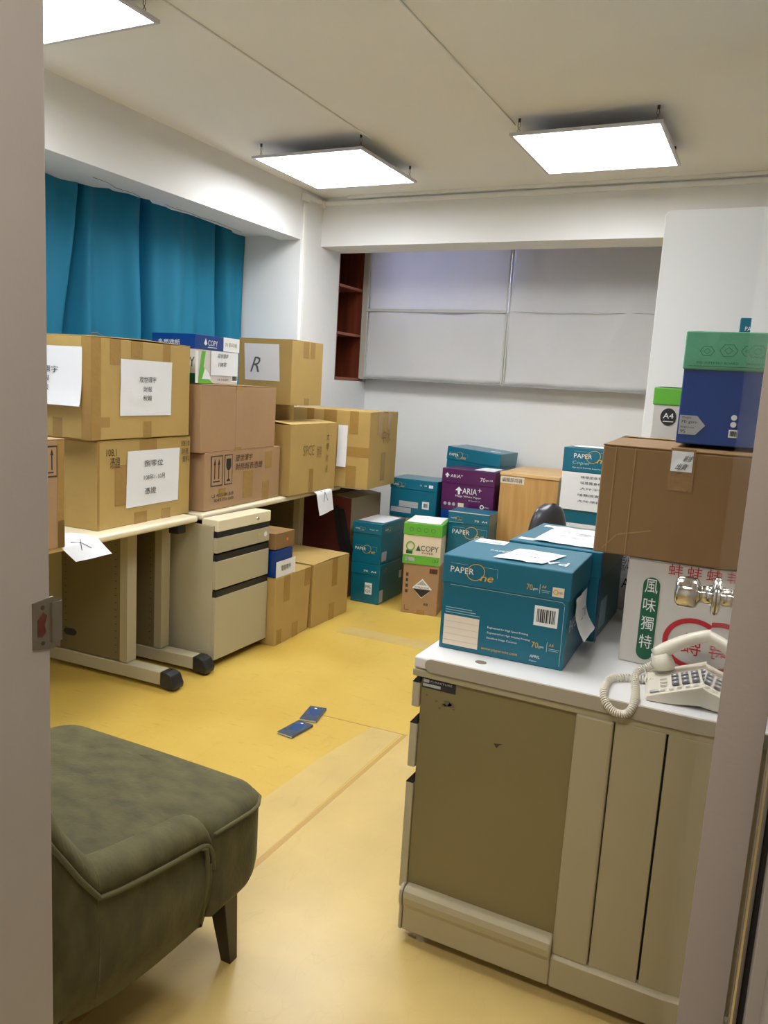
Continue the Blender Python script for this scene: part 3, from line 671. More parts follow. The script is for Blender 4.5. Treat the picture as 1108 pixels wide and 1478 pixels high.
t, F = carton('brown carton with a black and white corrosive diamond, on the floor in the middle', 'FL', -1.935, 4.285, 0, .225, .30, .312, 10, m=kraft2, tapes=[('F', .10, 0, .15, .03)])
b = MB(); c_ = (.125, .165); s = .062
b.prism([(c_[0] - s, c_[1]), (c_[0], c_[1] - s), (c_[0] + s, c_[1]), (c_[0], c_[1] + s)], .001, .0016, whitep, F['F'])
b.prism([(c_[0] - s * .92, c_[1] - .004), (c_[0], c_[1] - s * .92), (c_[0] + s * .92, c_[1] - .004)], .0016, .0022, ink, F['F'])
b.prism([(c_[0] - s * .5, c_[1] + s * .35), (c_[0] + s * .5, c_[1] + s * .35), (c_[0], c_[1] + s * .85)], .0016, .0020, greyp, F['F'])
b.text('CORROSIVE', c_[0] - .045, c_[1] - .002, .014, ink, F['F'], w=.09, z=.0026)
b.plate(.165, .265, .215, .295, mat('dark_brown_print', srgb(90, 44, 32), .6), F['F']); b.text('8', .14, .06, .015, inkb, F['F'], w=.03)
for k in range(4): b.plate(.02, .13 + k * .035, .035, .15 + k * .035, inkb, F['F'])
b.plate(.02, .02, .05, .023, inkb, F['F']); b.plate(.02, .02, .023, .05, inkb, F['F']); b.build('printed_marks', t)
t, F, G = paper_box('green and cream copy paper box on top of the carton with the corrosive diamond', 'FL', -1.945, 4.275, .314, .24, .31, .253, 12, body=cream, lid=green, lh=.075)
b = MB(); b.plate(0, .0, .232, .055, green, G['F']); b.text('COPY', .11, .085, .035, ink, G['F'], w=.11); b.prism([(.08, .085), (.095, .12), (.11, .085)], .001, .0018, dgreen, G['F']); b.text('PAPER', .12, .068, .010, ink, G['F'], w=.07)
b.ring(.045, .11, .028, .030, .008, green, G['F']); b.plate(.02, .062, .06, .085, dgreen, G['F']); b.plate(.015, .015, .075, .04, whitep, G['F']); b.text('LO 4', .19, .02, .018, ink, G['F'], w=.03)
b.build('box_print', t)
b = MB()
for k in range(4): b.ring(.05 + .045 * k, .215, .013, .013, .002, dgreen, F['F'], n=16)
b.build('lid_print', t)
sheet(t, F['T'], .01, .02, .22, .29, seed=8, amp=.004)

carton('kraft carton on the floor beneath the teal box with grey labels', 'FL', -2.28, 4.76, 0, .34, .28, .508, 0)
t, F, G = paper_box('teal paper box with grey labels, against the back wall behind the green box', 'FL', -2.285, 4.755, .510, .345, .26, .262, 0)
b = MB(); paperone(b, F['F'], .015, .212, .10); b.text('70    A4', .22, .222, .010, whitep, F['F'], w=.05); b.plate(.285, .215, .315, .235, whitep, F['F']); b.build('lid_print', t)
b = MB(); b.plate(.07, .07, .21, .11, greyp, G['F']); b.plate(.01, .03, .16, .065, greyp, G['F']); b.plate(.24, .07, .29, .12, whitep, G['F']); barcode(b, G['F'], .245, .075, .285, .115); b.build('box_print', t)

t, F, G = paper_box('blue paper box directly underneath the purple box', 'FL', -1.905, 4.755, 0, .35, .25, .60, 0, body=blue, lid=blue)
t, F, G = paper_box('purple paper box with large white lettering, between the teal box and the oak cabinet', 'FL', -1.910, 4.75, .602, .365, .26, .272, 0, body=purple, lid=purple, lh=.095)
b = MB(); M = F['F']; b.text('ARIA', .06, .215, .020, whitep, M, w=.07); b.prism([(.02, .225), (.037, .243), (.054, .225), (.044, .225), (.042, .212), (.032, .212), (.030, .225)], .001, .0018, whitep, M); b.text('+', .132, .225, .012, whitep, M); b.text('70', .265, .205, .026, whitep, M, w=.034); b.text('gsm A4', .303, .207, .018, whitep, M, w=.045); b.build('lid_print', t)
b = MB(); M = G['F']; b.text('ARIA', .145, .115, .038, whitep, M, w=.10); b.text('+', .25, .135, .024, whitep, M); b.prism([(.095, .133), (.12, .158), (.145, .133), (.130, .133), (.128, .108), (.116, .108), (.112, .133)], .001, .0018, whitep, M)
b.text('Mega White Paper', .10, .088, .016, whitep, M, w=.175); b.text('by Double A', .19, .070, .008, whitep, M, w=.08)
for k in range(3): b.prism([(.03 + k * .03 + .011 * math.cos(a * PI / 8), .040 + .011 * math.sin(a * PI / 8)) for a in range(16)], .001, .0018, greyp, M)
b.plate(.12, .025, .16, .052, cream, M); b.ring(.285, .042, .014, .014, .006, whitep, M); b.text('FSC', .305, .035, .010, whitep, M, w=.03); b.build('box_print', t)
sheet(t, F['T'], .21, .02, .34, .24, seed=3, amp=.003)
t, F = carton('tall kraft carton on the floor beneath the tilted teal box, behind the purple box', 'FL', -1.99, 5.05, 0, .42, .30, .70, 0)
t, F, G = paper_box('teal paper box tilted down to the right, behind and above the purple box', 'FL', -2.02, 5.056, .722, .40, .30, .262, -5, tilt=(0, math.radians(3.2), 0), lh=.09)
b = MB(); paperone(b, F['F'], .02, .20, .14); b.build('lid_print', t); b = MB(); b.text('PAPERONE', .16, .12, .03, tealw, F['T'], w=.1); b.plate(.28, .09, .35, .12, whitep, F['T']); b.build('top_print', t)
t, F, G = paper_box('teal paper box on the floor under the large-logo teal box beside the oak cabinet', 'FL', -1.735, 4.475, 0, .26, .20, .372, 4)
t, F, G = paper_box('teal paper box with white rim and large logo, in front of the purple box', 'FL', -1.738, 4.47, .374, .262, .20, .268, 4, lh=.07)
b = MB(); paperone(b, F['F'], .02, .222, .075); b.text('70  A4', .17, .215, .012, whitep, F['F'], w=.08); b.plate(.01, .20, .1, .203, tealw, F['F'])
b.plate(0, .264, .262, .268, whitep, F['F'], z=.001); b.build('lid_print', t); b = MB(); paperone(b, G['F'], .03, .13, .22); b.build('box_print', t)

# oak cabinet
t = thing('wooden_cabinet', 'pale oak cabinet with a printed label strip, standing against the back wall', 'cabinet', (-1.322, 5.02, 0))
b = MB(); b.box(-.185, .185, -.285, .28, .0, .868, oak); b.build('cabinet_body', t, bevel=.002)
b = MB(); b.box(-.19, .19, -.29, .285, .868, .888, oak_t); b.build('cabinet_top', t, bevel=.002)
b = MB(); b.box(.185, .1865, -.283, .278, .002, .866, mat('grey_side_veneer', srgb(158, 150, 122), .5)); b.build('side_veneer', t)
FF = faces(.37, .57, .868)
b = MB(); b.plate(.0, .82, .155, .865, cream, FF['F'], z=.0013); b.text('編輯部用器', .012, .828, .028, inkb, FF['F'], w=.13, z=.0022); b.build('label_strip', t)

# stack right of the chair
z0 = 0
labs = ['teal paper box on the floor, bottom of the stack right of the oak cabinet', 'teal paper box second from the floor in the stack right of the oak cabinet', 'teal paper box with a white band, second from top right of the oak cabinet', 'teal paper box with a sheet of Chinese lines, topmost right of the oak cabinet']
for k in range(4):
    t, F, G = paper_box(labs[k], 'FL', -1.045, 4.40, k * .2755, .31, .25, .274, 0, lh=.08 if k < 3 else .135, group='teal boxes stacked right of the oak cabinet')
    if k == 2:
        sheet(t, G['F'], .0, .062, .30, .125, seed=2, amp=.001)
    if k == 3:
        b = MB(); paperone(b, F['F'], .06, .218, .20); b.text('Copier', .055, .178, .024, tealw, F['F'], w=.10); b.text('High Speed Premium Copy Paper', .055, .160, .008, whitep, F['F'], w=.17); b.build('lid_print', t)
        sheet(t, G['F'], .0, -.075, .30, .138, [('味尊國食有限公司', .36, .85, .075, .62), ('味尊國食有限公司', .36, .70, .075, .62), ('大叶淨粉紙', .36, .55, .07, .56), ('味尊國食有限', .33, .38, .07, .60), ('大叶淨粉紙', .33, .22, .07, .56)], seed=4, amp=.0015, base=.0045)
        sheet(t, F['T'], .03, .06, .30, .22, seed=5, amp=.002)

# office chair between desk and oak cabinet
t = thing('office_chair', 'dark grey office chair showing only its domed backrest above the teal boxes', 'chair', (-.925, 3.72, 0), math.radians(66))
b = MB()
def back(u, v):
    a = u * 2 * PI; z = v
    prof = math.sin(PI * min(.999, max(.001, v))) ** .28
    wx = .135 * prof; ty = .038 * prof
    return (wx * math.copysign(abs(math.cos(a)) ** .6, math.cos(a)), ty * math.copysign(abs(math.sin(a)) ** .8, math.sin(a)) + .03 * math.cos(a) ** 2 - .02, .44 + .425 * v)
b.grid(back, 32, 20, mat('dark_grey_plastic', srgb(58, 58, 64), .3)); b.build('backrest', t, smooth=True)
b = MB(); b.box(-.03, .03, -.01, .02, .36, .50, plast); b.box(-.03, .03, -.01, .2, .36, .38, plast); b.build('back_bracket', t, bevel=.004)
b = MB(); b.box(-.22, .22, .03, .46, .38, .45, plast); b.build('seat', t, bevel=.03, seg=4)
b = MB(); b.tube([(0, .24, .06), (0, .24, .38)], .025, plast, n=16); b.build('gas_column', t, smooth=True)
for k in range(5):
    a = k * 2 * PI / 5 + .3; b = MB(); b.tube([(0, .24, .09), (.27 * math.cos(a), .24 + .27 * math.sin(a), .06)], [.025, .015], plast, n=8); lg = b.build('base_arm', t)
    b = MB(); x_, y_ = .27 * math.cos(a), .24 + .27 * math.sin(a); b.tube([(x_ - .012, y_, .025), (x_ + .012, y_, .025)], .025, plast, n=14); b.build('caster', lg)

# ------------------------------------------------------------------ right desk
K = (H - .745) / (H - .74)
t = thing('office_desk', 'beige steel desk with grey top in the right foreground, drawers facing left', 'desk', (-.7, 1.66, 0))
YF = 1.66; X0 = -.70
def L(x, y, z): return (x + .7, y - 1.66, z)
b = MB(); b.box(-.006, .85, .0, 1.30, .715, .745, topm)
b.build('desktop', t, bevel=.006, seg=3)
b = MB(); poly = [(.026 + .016 + .016 * math.cos(a), .7305 + .0155 * math.sin(a)) for a in [PI / 2 + k * PI / 10 for k in range(11)]] + [(.85, .715), (.85, .746)]
b.prism(poly, -.004, .004, edge_m, Matrix(((1, 0, 0, 0), (0, 0, 1, -.004), (0, 1, 0, 0), (0, 0, 0, 1)))); b.build('edge_band', t)
b = MB(); b.box(-.008, .85, .0, 1.28, .695, .713, beige_l); b.build('top_frame', t, bevel=.003)
b = MB(); b.box(.013, .389, .010, .60, .14, .695, beige_d); b.box(.013, .389, .60, 1.2, .3, .695, beige_d); b.build('side_panel', t, bevel=.002)
b = MB(); b.box(.389, .470, -.006, .05, .11, .697, beige_l); b.build('post_panel', t, bevel=.005)
b = MB(); b.box(.4725, .577, -.001, .05, .09, .697, beige_l); b.build('cover_panel', t, bevel=.002)
b = MB(); b.box(.5815, .85, -.001, .05, .09, .697, beige_l); b.build('cover_panel', t, bevel=.002)
b = MB(); b.box(.46, .84, .012, .04, .1, .69, dark); b.build('inner_gap', t)
b = MB()
prof = [(-.012, .030), (-.014, .036), (-.014, .095), (-.020, .108), (-.022, .125), (-.018, .140), (-.008, .149), (.02, .150), (.05, .14), (.05, .03)]
b.prism(prof, .014, .389, beige_l, Matrix(((0, 0, 1, 0), (1, 0, 0, 0), (0, 1, 0, 0), (0, 0, 0, 1))))
prof2 = [(-.012, .030), (-.014, .036), (-.014, .104), (-.010, .110), (.0, .112), (.05, .112), (.05, .03)]
b.prism(prof2, .389, .85, beige_l, Matrix(((0, 0, 1, 0), (1, 0, 0, 0), (0, 1, 0, 0), (0, 0, 0, 1))))
b.build('base_rail', t, bevel=.006, seg=3)
b = MB(); b.prism(prof, .004, .013, edge_m, Matrix(((0, 0, 1, 0), (1, 0, 0, 0), (0, 1, 0, 0), (0, 0, 0, 1)))); b.build('base_end_cap', t, bevel=.003)
for x_ in (.06, .75):
    b = MB(); b.tube([(x_, .02, .0), (x_, .02, .03)], .016, edge_m, n=16); b.build('foot', t)
    b = MB(); b.tube([(x_, .9, .0), (x_, .9, .03)], .016, edge_m, n=16); b.build('foot', t)
for (z0, z1) in ((.133, .418), (.459, .573), (.615, .678)):
    b = MB(); b.box(-.008, .012, .004, .46, z0, z1, beige); d_ = b.build('drawer', t, bevel=.003)
    b = MB(); b.prism([(-.008, z1), (.012, z1 + .026), (.012, z1)], .004, .46, plast, Matrix(((1, 0, 0, 0), (0, 0, 1, 0), (0, 1, 0, 0), (0, 0, 0, 1)))); b.build('handle_recess', d_)
b = MB(); b.box(.016, .102, .0085, .010, .668, .692, ink); b.box(.018, .064, .0078, .0085, .672, .679, greyp); b.box(.019, .034, .0078, .0085, .682, .690, greyp)
FM = Matrix(((1, 0, 0, 0), (0, 0, -1, .0085), (0, 1, 0, 0), (0, 0, 0, 1)))
b.text('FURNITURE', .038, .684, .005, greyp, FM, w=.055, z=.0005); b.build('maker_plate', t, label='black maker plate with small grey lettering')
stain = mat('grey_scuff', srgb(100, 92, 74), .6)
b = MB()
for (cx, cz, r) in ((.083, .640, .010), (.093, .638, .008), (.075, .634, .006), (.065, .625, .004), (.055, .64, .003), (.10, .63, .003), (.03, .65, .003)): b.prism([(cx + r * (1 + .3 * math.sin(a * 2.3 + cx * 99)) * math.cos(a * PI / 7), cz + r * .8 * math.sin(a * PI / 7)) for a in range(14)], 0, .0003, stain, Matrix(((1, 0, 0, 0), (0, 0, -1, .0099), (0, 1, 0, 0), (0, 0, 0, 1))))
b.prism([(.205, .572), (.228, .576), (.219, .571), (.213, .562)], 0, .0004, inkb, Matrix(((1, 0, 0, 0), (0, 0, -1, .0099), (0, 1, 0, 0), (0, 0, 0, 1)))); b.build('scuff_marks', t)
b = MB(); b.prism([(.145 + .014 * math.cos(a * PI / 10), .050 + .011 * math.sin(a * PI / 10)) for a in range(20)], .745, .7458, mat('bronze_stud', srgb(120, 108, 90), .4)); b.build('top_stud', t)

# paper boxes on the right desk
t, F, G = paper_box('large teal paper box at the front left of the right desk, pasted sheets on top', 'FL', -.686, 1.752, .745, .315, .265, .238, 2, lh=.070)
b = MB(); M = F['F']; paperone(b, M, .022, .197, .118); b.text('70', .212, .183, .014, gold, M, w=.014); b.text('gsm', .227, .183, .006, whitep, M, w=.012); b.plate(.243, .178, .2436, .200, whitep, M); b.text('A4', .248, .192, .007, gold, M, w=.010); b.plate(.248, .186, .268, .1865, whitep, M); b.plate(.248, .182, .265, .1825, whitep, M)
b.plate(.273, .176, .300, .198, cream, M); b.ring(.281, .187, .006, .006, .002, gold, M, z=.0025); b.text('100%', .287, .184, .005, inkb, M, w=.01, z=.0025); b.build('lid_print', t)
b = MB(); M = G['F']
b.plate(.010, .012, .100, .088, cream, M)
for k in range(4): b.plate(.012, .024 + k * .016, .098, .0246 + k * .016, greyp, M, z=.0018)
for k in range(3): b.plate(.012, .094 + k * .006, .1 - .01 * k, .0955 + k * .006, tealw, M, z=.0013)
for k, tx in enumerate(('Engineered for High Speed Printing', 'Engineered for High Volume Printing', 'Excellent Image Contrast')): b.text(tx, .122, .070 - k * .013, .006, whitep, M, w=(.10, .105, .075)[k])
b.text('www.paperone.com', .110, .014, .007, gold, M, w=.09)
barcode(b, M, .232, .100, .288, .148)
b.text('70', .232, .045, .014, gold, M, w=.016); b.text('gsm', .249, .045, .006, whitep, M, w=.012); b.plate(.268, .040, .2686, .064, whitep, M); b.text('A4', .273, .054, .008, gold, M, w=.011); b.plate(.273, .048, .298, .0485, whitep, M); b.plate(.273, .044, .295, .0445, whitep, M)
b.text('APRIL', .230, .020, .007, whitep, M, w=.024); b.text('Paper', .230, .010, .004, whitep, M, w=.018)
b.ring(.0, .0, .001, .001, .0005, tealw, M); b.plate(.02, .164, .296, .165, tealw, M, z=.0013); b.plate(.300, .01, .301, .155, tealw, M, z=.0013); b.ring(.295, .157, .006, .006, .001, tealw, M, z=.0013, a0=0, a1=PI / 2, n=8)
b.build('box_print', t)
b = MB(); M = F['T']; b.plate(.015, .20, .095, .255, whitep, M); b.text('FSC MIX', .024, .218, .014, teal, M, w=.06, z=.0024); b.plate(.02, .212, .09, .2125, teal, M, z=.0022)
paperone(b, M, .085, .11, .10); b.text('PAPER', .29, .09, .04, whitep, M, w=.14, rot=PI); b.build('top_print', t)
sheet(t, F['T'], .115, .035, .235, .175, [('印刷部', .45, .5, .10, .4), ('財務資料', .3, .25, .10, .5)], seed=11, amp=.004, skew=.03)
ts = sheet(t, F['R'], .05, .065, .19, .16, [('工', .30, .4, .3, .12), ('財', .5, .4, .3, .2)], seed=12, amp=.004, curl=.03, skew=.02)
b = MB(); M = G['R']; b.text('PAPER', .03, .085, .03, whitep, M, w=.1); b.build('side_print', t)
t, F, G = paper_box('second teal paper box on the right desk, large printed sheet covering its top', 'FL', -.608, 2.033, .745, .252, .35, .242, 0, lh=.07)
b = MB(); M = F['T']; b.plate(.02, .28, .06, .31, whitep, M); b.plate(.015, .03, .065, .06, whitep, M); b.text('PaperOne', .10, .31, .02, gold, M, w=.07); b.build('top_print', t)
sheet(t, F['T'], .055, .03, .245, .30, [('印刷部', .15, .6, .10, .2), ('財務資料', .42, .55, .10, .25), ('編輯部', .70, .55, .10, .2), ('108年', .15, .35, .08, .2), ('辦公用', .45, .3, .08, .2)], seed=13, amp=.004)
b = MB(); b.plate(0, 0, .02, .242, blue, F['R'], z=.001); b.plate(.05, .02, .14, .10, tealw, G['R']); b.build('side_print', t)
t, F, G = paper_box('white box lettered in black, glimpsed between the second teal box and the white carton', 'FL', -.60, 2.42, .745, .275, .10, .222, 0, body=offw, lid=offw, lh=0, name='white_box', cat='box')
b = MB(); b.text('影印', .235, .12, .06, ink, F['F'], w=.03); b.text('AI', .24, .07, .03, ink, F['F'], w=.03); b.build('box_print', t)

# white carton with green oval, brown carton above
t, F = carton('white carton with a green oval of Chinese characters, standing behind the telephone', 'FL', -.277, 1.935, .745, .42, .36, .262, -2, m=offw)
b = MB(); M = F['F']
r_ = .0195; cx = .060
poly = [(cx + r_ * math.cos(a), .200 + r_ * math.sin(a)) for a in [k * PI / 10 for k in range(11)]] + [(cx + r_ * math.cos(a), .034 + r_ * math.sin(a)) for a in [PI + k * PI / 10 for k in range(11)]]
poly = [(x * 1.0 - .00, y) for x, y in poly]
b.prism(poly, .001, .0018, dgreen, M)
for k, ch in enumerate('風味獨特'): b.text(ch, cx - .0145, .181 - k * .046, .034, whitep, M, w=.029, z=.0026)
[b.text('蚌', .094 + .042 * k, .232, .028, red, M, w=.032) for k in range(3)]
b.ring(.166, .076, .068, .062, .012, red, M); b.text('蟳', .142, .048, .052, red, M, w=.044)
b.build('printed_marks', t)
crease = mat('card_crease', srgb(156, 124, 80), .8)
t, F = carton('big plain brown carton on the white carton, blue paper box on its top', 'FL', -.363, 1.925, 1.009, .56, .50, .265, -1, m=kraft3, lift=.010, seam='x', tapes=[('T', 0, .22, .56, .28)])
b = MB(); M = F['F']
for u in (.03, .075): b.plate(u, .004, u + .0025, .26, crease, M, z=.0012)
b.add([(.02, .012, .0015), (.023, .012, .0015), (.055, .05, .0015), (.052, .05, .0015)], [(0, 1, 2, 3)], crease, M); b.add([(.055, .048, .0015), (.055, .052, .0015), (.13, .07, .0015), (.13, .067, .0015)], [(0, 1, 2, 3)], crease, M)
b.build('creases', t)
sheet(t, M, .158, .215, .205, .262, [('出貨', .2, .1, .3, .5, .5), ('單據', .5, .5, .3, .4, .5)], seed=2, amp=.002)
b = MB(); b.plate(.155, .17, .21, .268, ctape, M, z=.0011); b.build('packing_tape', t)
t, F, G = paper_box('blue paper box with sea-green taped lid, on the big brown carton', 'FL', -.212, 1.99, 1.286, .30, .24, .262, -1, body=blue, lid=sea, lh=.088)
b = MB(); M = G['F']; b.prism([(.004, .022), (.042, .022), (.062, .045), (.042, .067), (.004, .067)], .001, .0018, greyp, M)
b.text('Weight', .008, .058, .006, inkb, M, w=.022, z=.0026); b.text('70 gsm', .008, .047, .0085, ink, M, w=.036, z=.0026); b.text('Brightness', .008, .036, .006, inkb, M, w=.030, z=.0026); b.text('95', .008, .025, .0085, ink, M, w=.012, z=.0026)
for zz in (.068, .052): b.prism([(.122 + .0065 * math.cos(a * PI / 8), zz + .0065 * math.sin(a * PI / 8)) for a in range(16)], .001, .0018, whitep, M)
barcode(b, M, .114, .022, .140, .040); b.build('box_print', t)
b = MB(); M = F['F']
def cube_icon(b, u, v, s, M): 
    b.ring(u, v, s, s * .8, .0012, dgreen, M, n=6); b.ring(u, v, s * .5, s * .4, .0012, dgreen, M, n=4)
cube_icon(b, .050, .217, .016, M); cube_icon(b, .096, .219, .02, M); cube_icon(b, .138, .219, .016, M); b.text('PRE INFERNO BOARD', .03, .188, .005, dgreen, M, w=.09); b.plate(.012, .182, .15, .183, dgreen, M); b.build('lid_print', t)
t, F = carton('kraft carton on the right desk behind the big brown carton', 'FL', -.37, 2.525, .745, .66, .33, .455, 0)
t, F, G = paper_box('white and green paper box with a black A4 disc, behind the blue paper box', 'FL', -.342, 2.52, 1.202, .21, .28, .222, 0, body=offw, lid=green, lh=.052)
b = MB(); M = G['F']; b.prism([(.046 + .023 * math.cos(a * PI / 12), .135 + .026 * math.sin(a * PI / 12)) for a in range(24)], .001, .0018, ink, M); b.text('A4', .031, .130, .016, whitep, M, w=.030, z=.0026); b.plate(.032, .12, .062, .122, whitep, M, z=.0026); b.text('70', .105, .12, .02, ink, M, w=.02); b.build('box_print', t)
sheet(t, F['T'], .0, .0, .2, .27, seed=4, amp=.004)
t, F, G = paper_box('teal paper box on the kraft carton, lower of the pair behind the blue paper box', 'FL', -.125, 2.50, 1.202, .28, .25, .215, 0)
t, F, G = paper_box('teal paper box showing just its lid above the sea-green taped box', 'FL', -.126, 2.50, 1.419, .285, .25, .212, 0)
b = MB(); b.text('PAPER', .015, .175, .012, whitep, F['F'], w=.04); b.text('Copier', .015, .155, .010, tealw, F['F'], w=.04); b.build('lid_print', t)

# ------------------------------------------------------------------ telephone
ph = thing('telephone', 'ivory desk telephone with grey keys and coiled cord at the desk edge', 'telephone', (-.178, 1.695, .7455), math.radians(8))
TP = .2; TD = .165
b = MB()
# wedge body: low at the left end, high to the right
XZ = Matrix(((1, 0, 0, 0), (0, 0, 1, 0), (0, 1, 0, 0), (0, 0, 0, 1)))
b.prism([(0, .004), (.004, .012), (.06, .032), (.13, .057), (TP, .080), (TP, .022), (.14, .010), (.05, .0), (.004, .0)], 0, TD, phone_m, XZ)
b.build('phone_body', ph, bevel=.005, seg=3)
sl = math.atan2(.057 - .012, .13 - .004)
KP = Matrix.Translation((-.003, 0, .0125)) @ Matrix.Rotation(-sl, 4, 'Y')
for i in range(4):
    for j in range(3):
        b = MB(); b.box(.060 + i * .021, .075 + i * .021, .030 + j * .024, .046 + j * .024, .0, .0042, key_m, KP); b.box(.065 + i * .021, .070 + i * .021, .035 + j * .024, .041 + j * .024, .0042, .0044, whitep, KP); b.build('key', ph, bevel=.0015)
b = MB()
for i in range(7): b.box(.035 + i * .017, .045 + i * .017, .008, .014, 0, .0022, offw, KP)
b.box(.012, .032, .008, .018, 0, .0018, greyp, KP)
for j in range(3): b.box(.035, .05, .035 + j * .022, .041 + j * .022, 0, .0022, offw, KP)
b.build('small_buttons', ph, bevel=.0008)
b = MB()
pts = []; rad = []
n = 24
for i in range(n + 1):
    u = i / n; x = .0 + .20 * u
    z = .062 + .032 * math.sin(PI * u) ** .8 + u * .06
    pts.append((x + .018, .132, z)); rad.append(.017 - .003 * math.sin(PI * u))
b.tube(pts, rad, phone_m, n=14)
b.tube([(.026, .132, .070), (.036, .131, .044), (.038, .130, .034)], [.021, .025, .023], phone_m, n=18)
b.tube([(.212, .132, .122), (.205, .131, .105), (.202, .130, .088)], [.018, .024, .022], phone_m, n=18)
o = b.build('handset', ph, smooth=True)
# coiled cord (world coordinates turned into the phone's frame)
def wl(p):
    v = Vector(p) - Vector((-.178, 1.695, .7455)); return Matrix.Rotation(-math.radians(8), 3, 'Z') @ v
ctrl = [(-.160, 1.82, .800), (-.19, 1.855, .772), (-.215, 1.84, .757), (-.212, 1.78, .754), (-.20, 1.71, .754), (-.195, 1.668, .752), (-.196, 1.648, .740), (-.208, 1.640, .727), (-.230, 1.640, .727), (-.250, 1.650, .738), (-.260, 1.670, .752), (-.264, 1.71, .754), (-.262, 1.76, .754), (-.235, 1.79, .754), (-.20, 1.80, .754), (-.165, 1.79, .754)]
def spl(P, t):
    n = len(P) - 1; f = t * n; i = min(int(f), n - 1); k = f - i
    g = lambda j: Vector(P[max(0, min(n, j))])
    a, b_, c_, d_ = g(i - 1), g(i), g(i + 1), g(i + 2)
    return .5 * ((2 * b_) + (-a + c_) * k + (2 * a - 5 * b_ + 4 * c_ - d_) * k * k + (-a + 3 * b_ - 3 * c_ + d_) * k ** 3)
path = [spl(ctrl, i / 1500) for i in range(1501)]
hel = []; prev = Vector((0, 0, 1))
TURN = 80
for i, p in enumerate(path):
    tg = (path[min(i + 1, 1500)] - path[max(i - 1, 0)]).normalized()
    a = (prev - tg * prev.dot(tg)).normalized(); prev = a; b_ = tg.cross(a); q = 2 * PI * TURN * i / 1500
    hel.append(wl(p + (a * math.cos(q) + b_ * math.sin(q)) * .0072))
b = MB(); b.tube(hel, .0021, phone_m, n=5); b.build('coiled_cord', ph, smooth=True)

# ------------------------------------------------------------------ white partition
t = thing('partition_panel', 'tall white panel with rounded top corner, standing behind the blue paper box', 'panel', (.02, 3.16, 0))
b = MB(); W2 = .475; r_ = .02
poly = [(-W2, .03), (W2, .03), (W2, 2.075)] + [(-W2 + r_ - r_ * math.sin(a), 2.075 - r_ + r_ * math.cos(a)) for a in [k * PI / 2 / 8 for k in range(9)]]
b.prism(poly, -.02, .02, mat('white_panel', srgb(245, 246, 248), .5), Matrix(((1, 0, 0, 0), (0, 0, 1, 0), (0, 1, 0, 0), (0, 0, 0, 1)))); b.build('panel_board', t, bevel=.004)
for sx in (-.38, .38): b = MB(); b.box(sx - .02, sx + .02, -.09, .12, 0, .03, alum); b.build('panel_foot', t, bevel=.004)

# ------------------------------------------------------------------ armchair
ac = thing('armchair', 'olive green velvet armchair with low curved arms and dark legs, lower left foreground', 'armchair', (-1.31, 1.12, 0))
def AL(x, y): return (x + 1.31, y - 1.12)
# U-shaped plan of arm and back, in local coordinates, right half then mirrored
armh = [(.334, .132, .375), (.335, .130, .405), (.335, .121, .432), (.335, .102, .449), (.335, .06, .457), (.334, .0, .465), (.330, -.06, .472), (.323, -.12, .478), (.312, -.165, .482)]
backh = [(.312, -.165, .482), (.300, -.200, .535), (.285, -.235, .60), (.255, -.275, .68), (.20, -.31, .75), (.11, -.335, .79), (.0, -.342, .80)]
fullb = backh + [(-x, y, z) for x, y, z in reversed(backh[:-1])]
def catm(P, n):
    out = []
    for i in range(n + 1): out.append(spl(P, i / n))
    return out
def shell(P, name, parent, closed_ends=True, th=.085):
    b = MB(); n = len(P); rings = []
    for i, p in enumerate(P):
        t_ = (P[min(i + 1, n - 1)] - P[max(i - 1, 0)]); t_.z = 0; t_.normalize()
        nrm = Vector((t_.y, -t_.x, 0))      # outward is +x on the right arm (path runs toward -y)
        if nrm.dot(Vector((p.x, p.y + .0, 0))) < 0 and True: nrm = -nrm
        top = p.z; r = th / 2; bot = .185
        sec = [(-th, bot), (-th, .30), (-th, top - r)]
        for k in range(1, 10):
            a = PI - k * PI / 10; sec.append((-r + r * 1.08 * math.cos(a), top - r + r * math.sin(a)))
        sec += [(.002, top - r), (-.010, top - r - .022), (-.004, top - r - .06), (.004, .34), (0, .26), (-.018, bot)]
        rings.append([Vector((p.x, p.y, 0)) + nrm * s_ + Vector((0, 0, z_)) for s_, z_ in sec])
    m_ = len(rings[0]); vs = [v for r_ in rings for v in r_]; fs = []
    for i in range(n - 1):
        for k in range(m_): fs.append((i * m_ + k, i * m_ + (k + 1) % m_, (i + 1) * m_ + (k + 1) % m_, (i + 1) * m_ + k))
    fs.append(tuple(range(m_))); fs.append(tuple(reversed(range((n - 1) * m_, n * m_))))
    b.add(vs, fs, velvet)
    o = b.build(name, parent, smooth=True)
    o.data.polygons[-1].use_smooth = False; o.data.polygons[-2].use_smooth = False
    return o
armR = catm([Vector(p) for p in armh], 48); armL = [Vector((-p.x, p.y, p.z)) for p in reversed(armR)]; bk_ = catm([Vector(p) for p in fullb], 96)
def piping(P, parent, off=.004):
    pts = []
    for i, p in enumerate(P):
        t_ = (P[min(i + 1, len(P) - 1)] - P[max(i - 1, 0)]); t_.z = 0; t_.normalize(); nrm = Vector((t_.y, -t_.x, 0))
        if nrm.dot(Vector((p.x, p.y, 0))) < 0: nrm = -nrm
        pts.append(Vector((p.x, p.y, 0)) + nrm * off + Vector((0, 0, p.z - .056)))
    b = MB(); b.tube(pts, .005, velvet_p, n=8); b.build('piping', parent, smooth=True)
for P_ in (armR, armL):
    o = shell(P_, 'arm', ac); piping(P_, o)
o = shell(bk_, 'backrest', ac); piping(bk_, o)
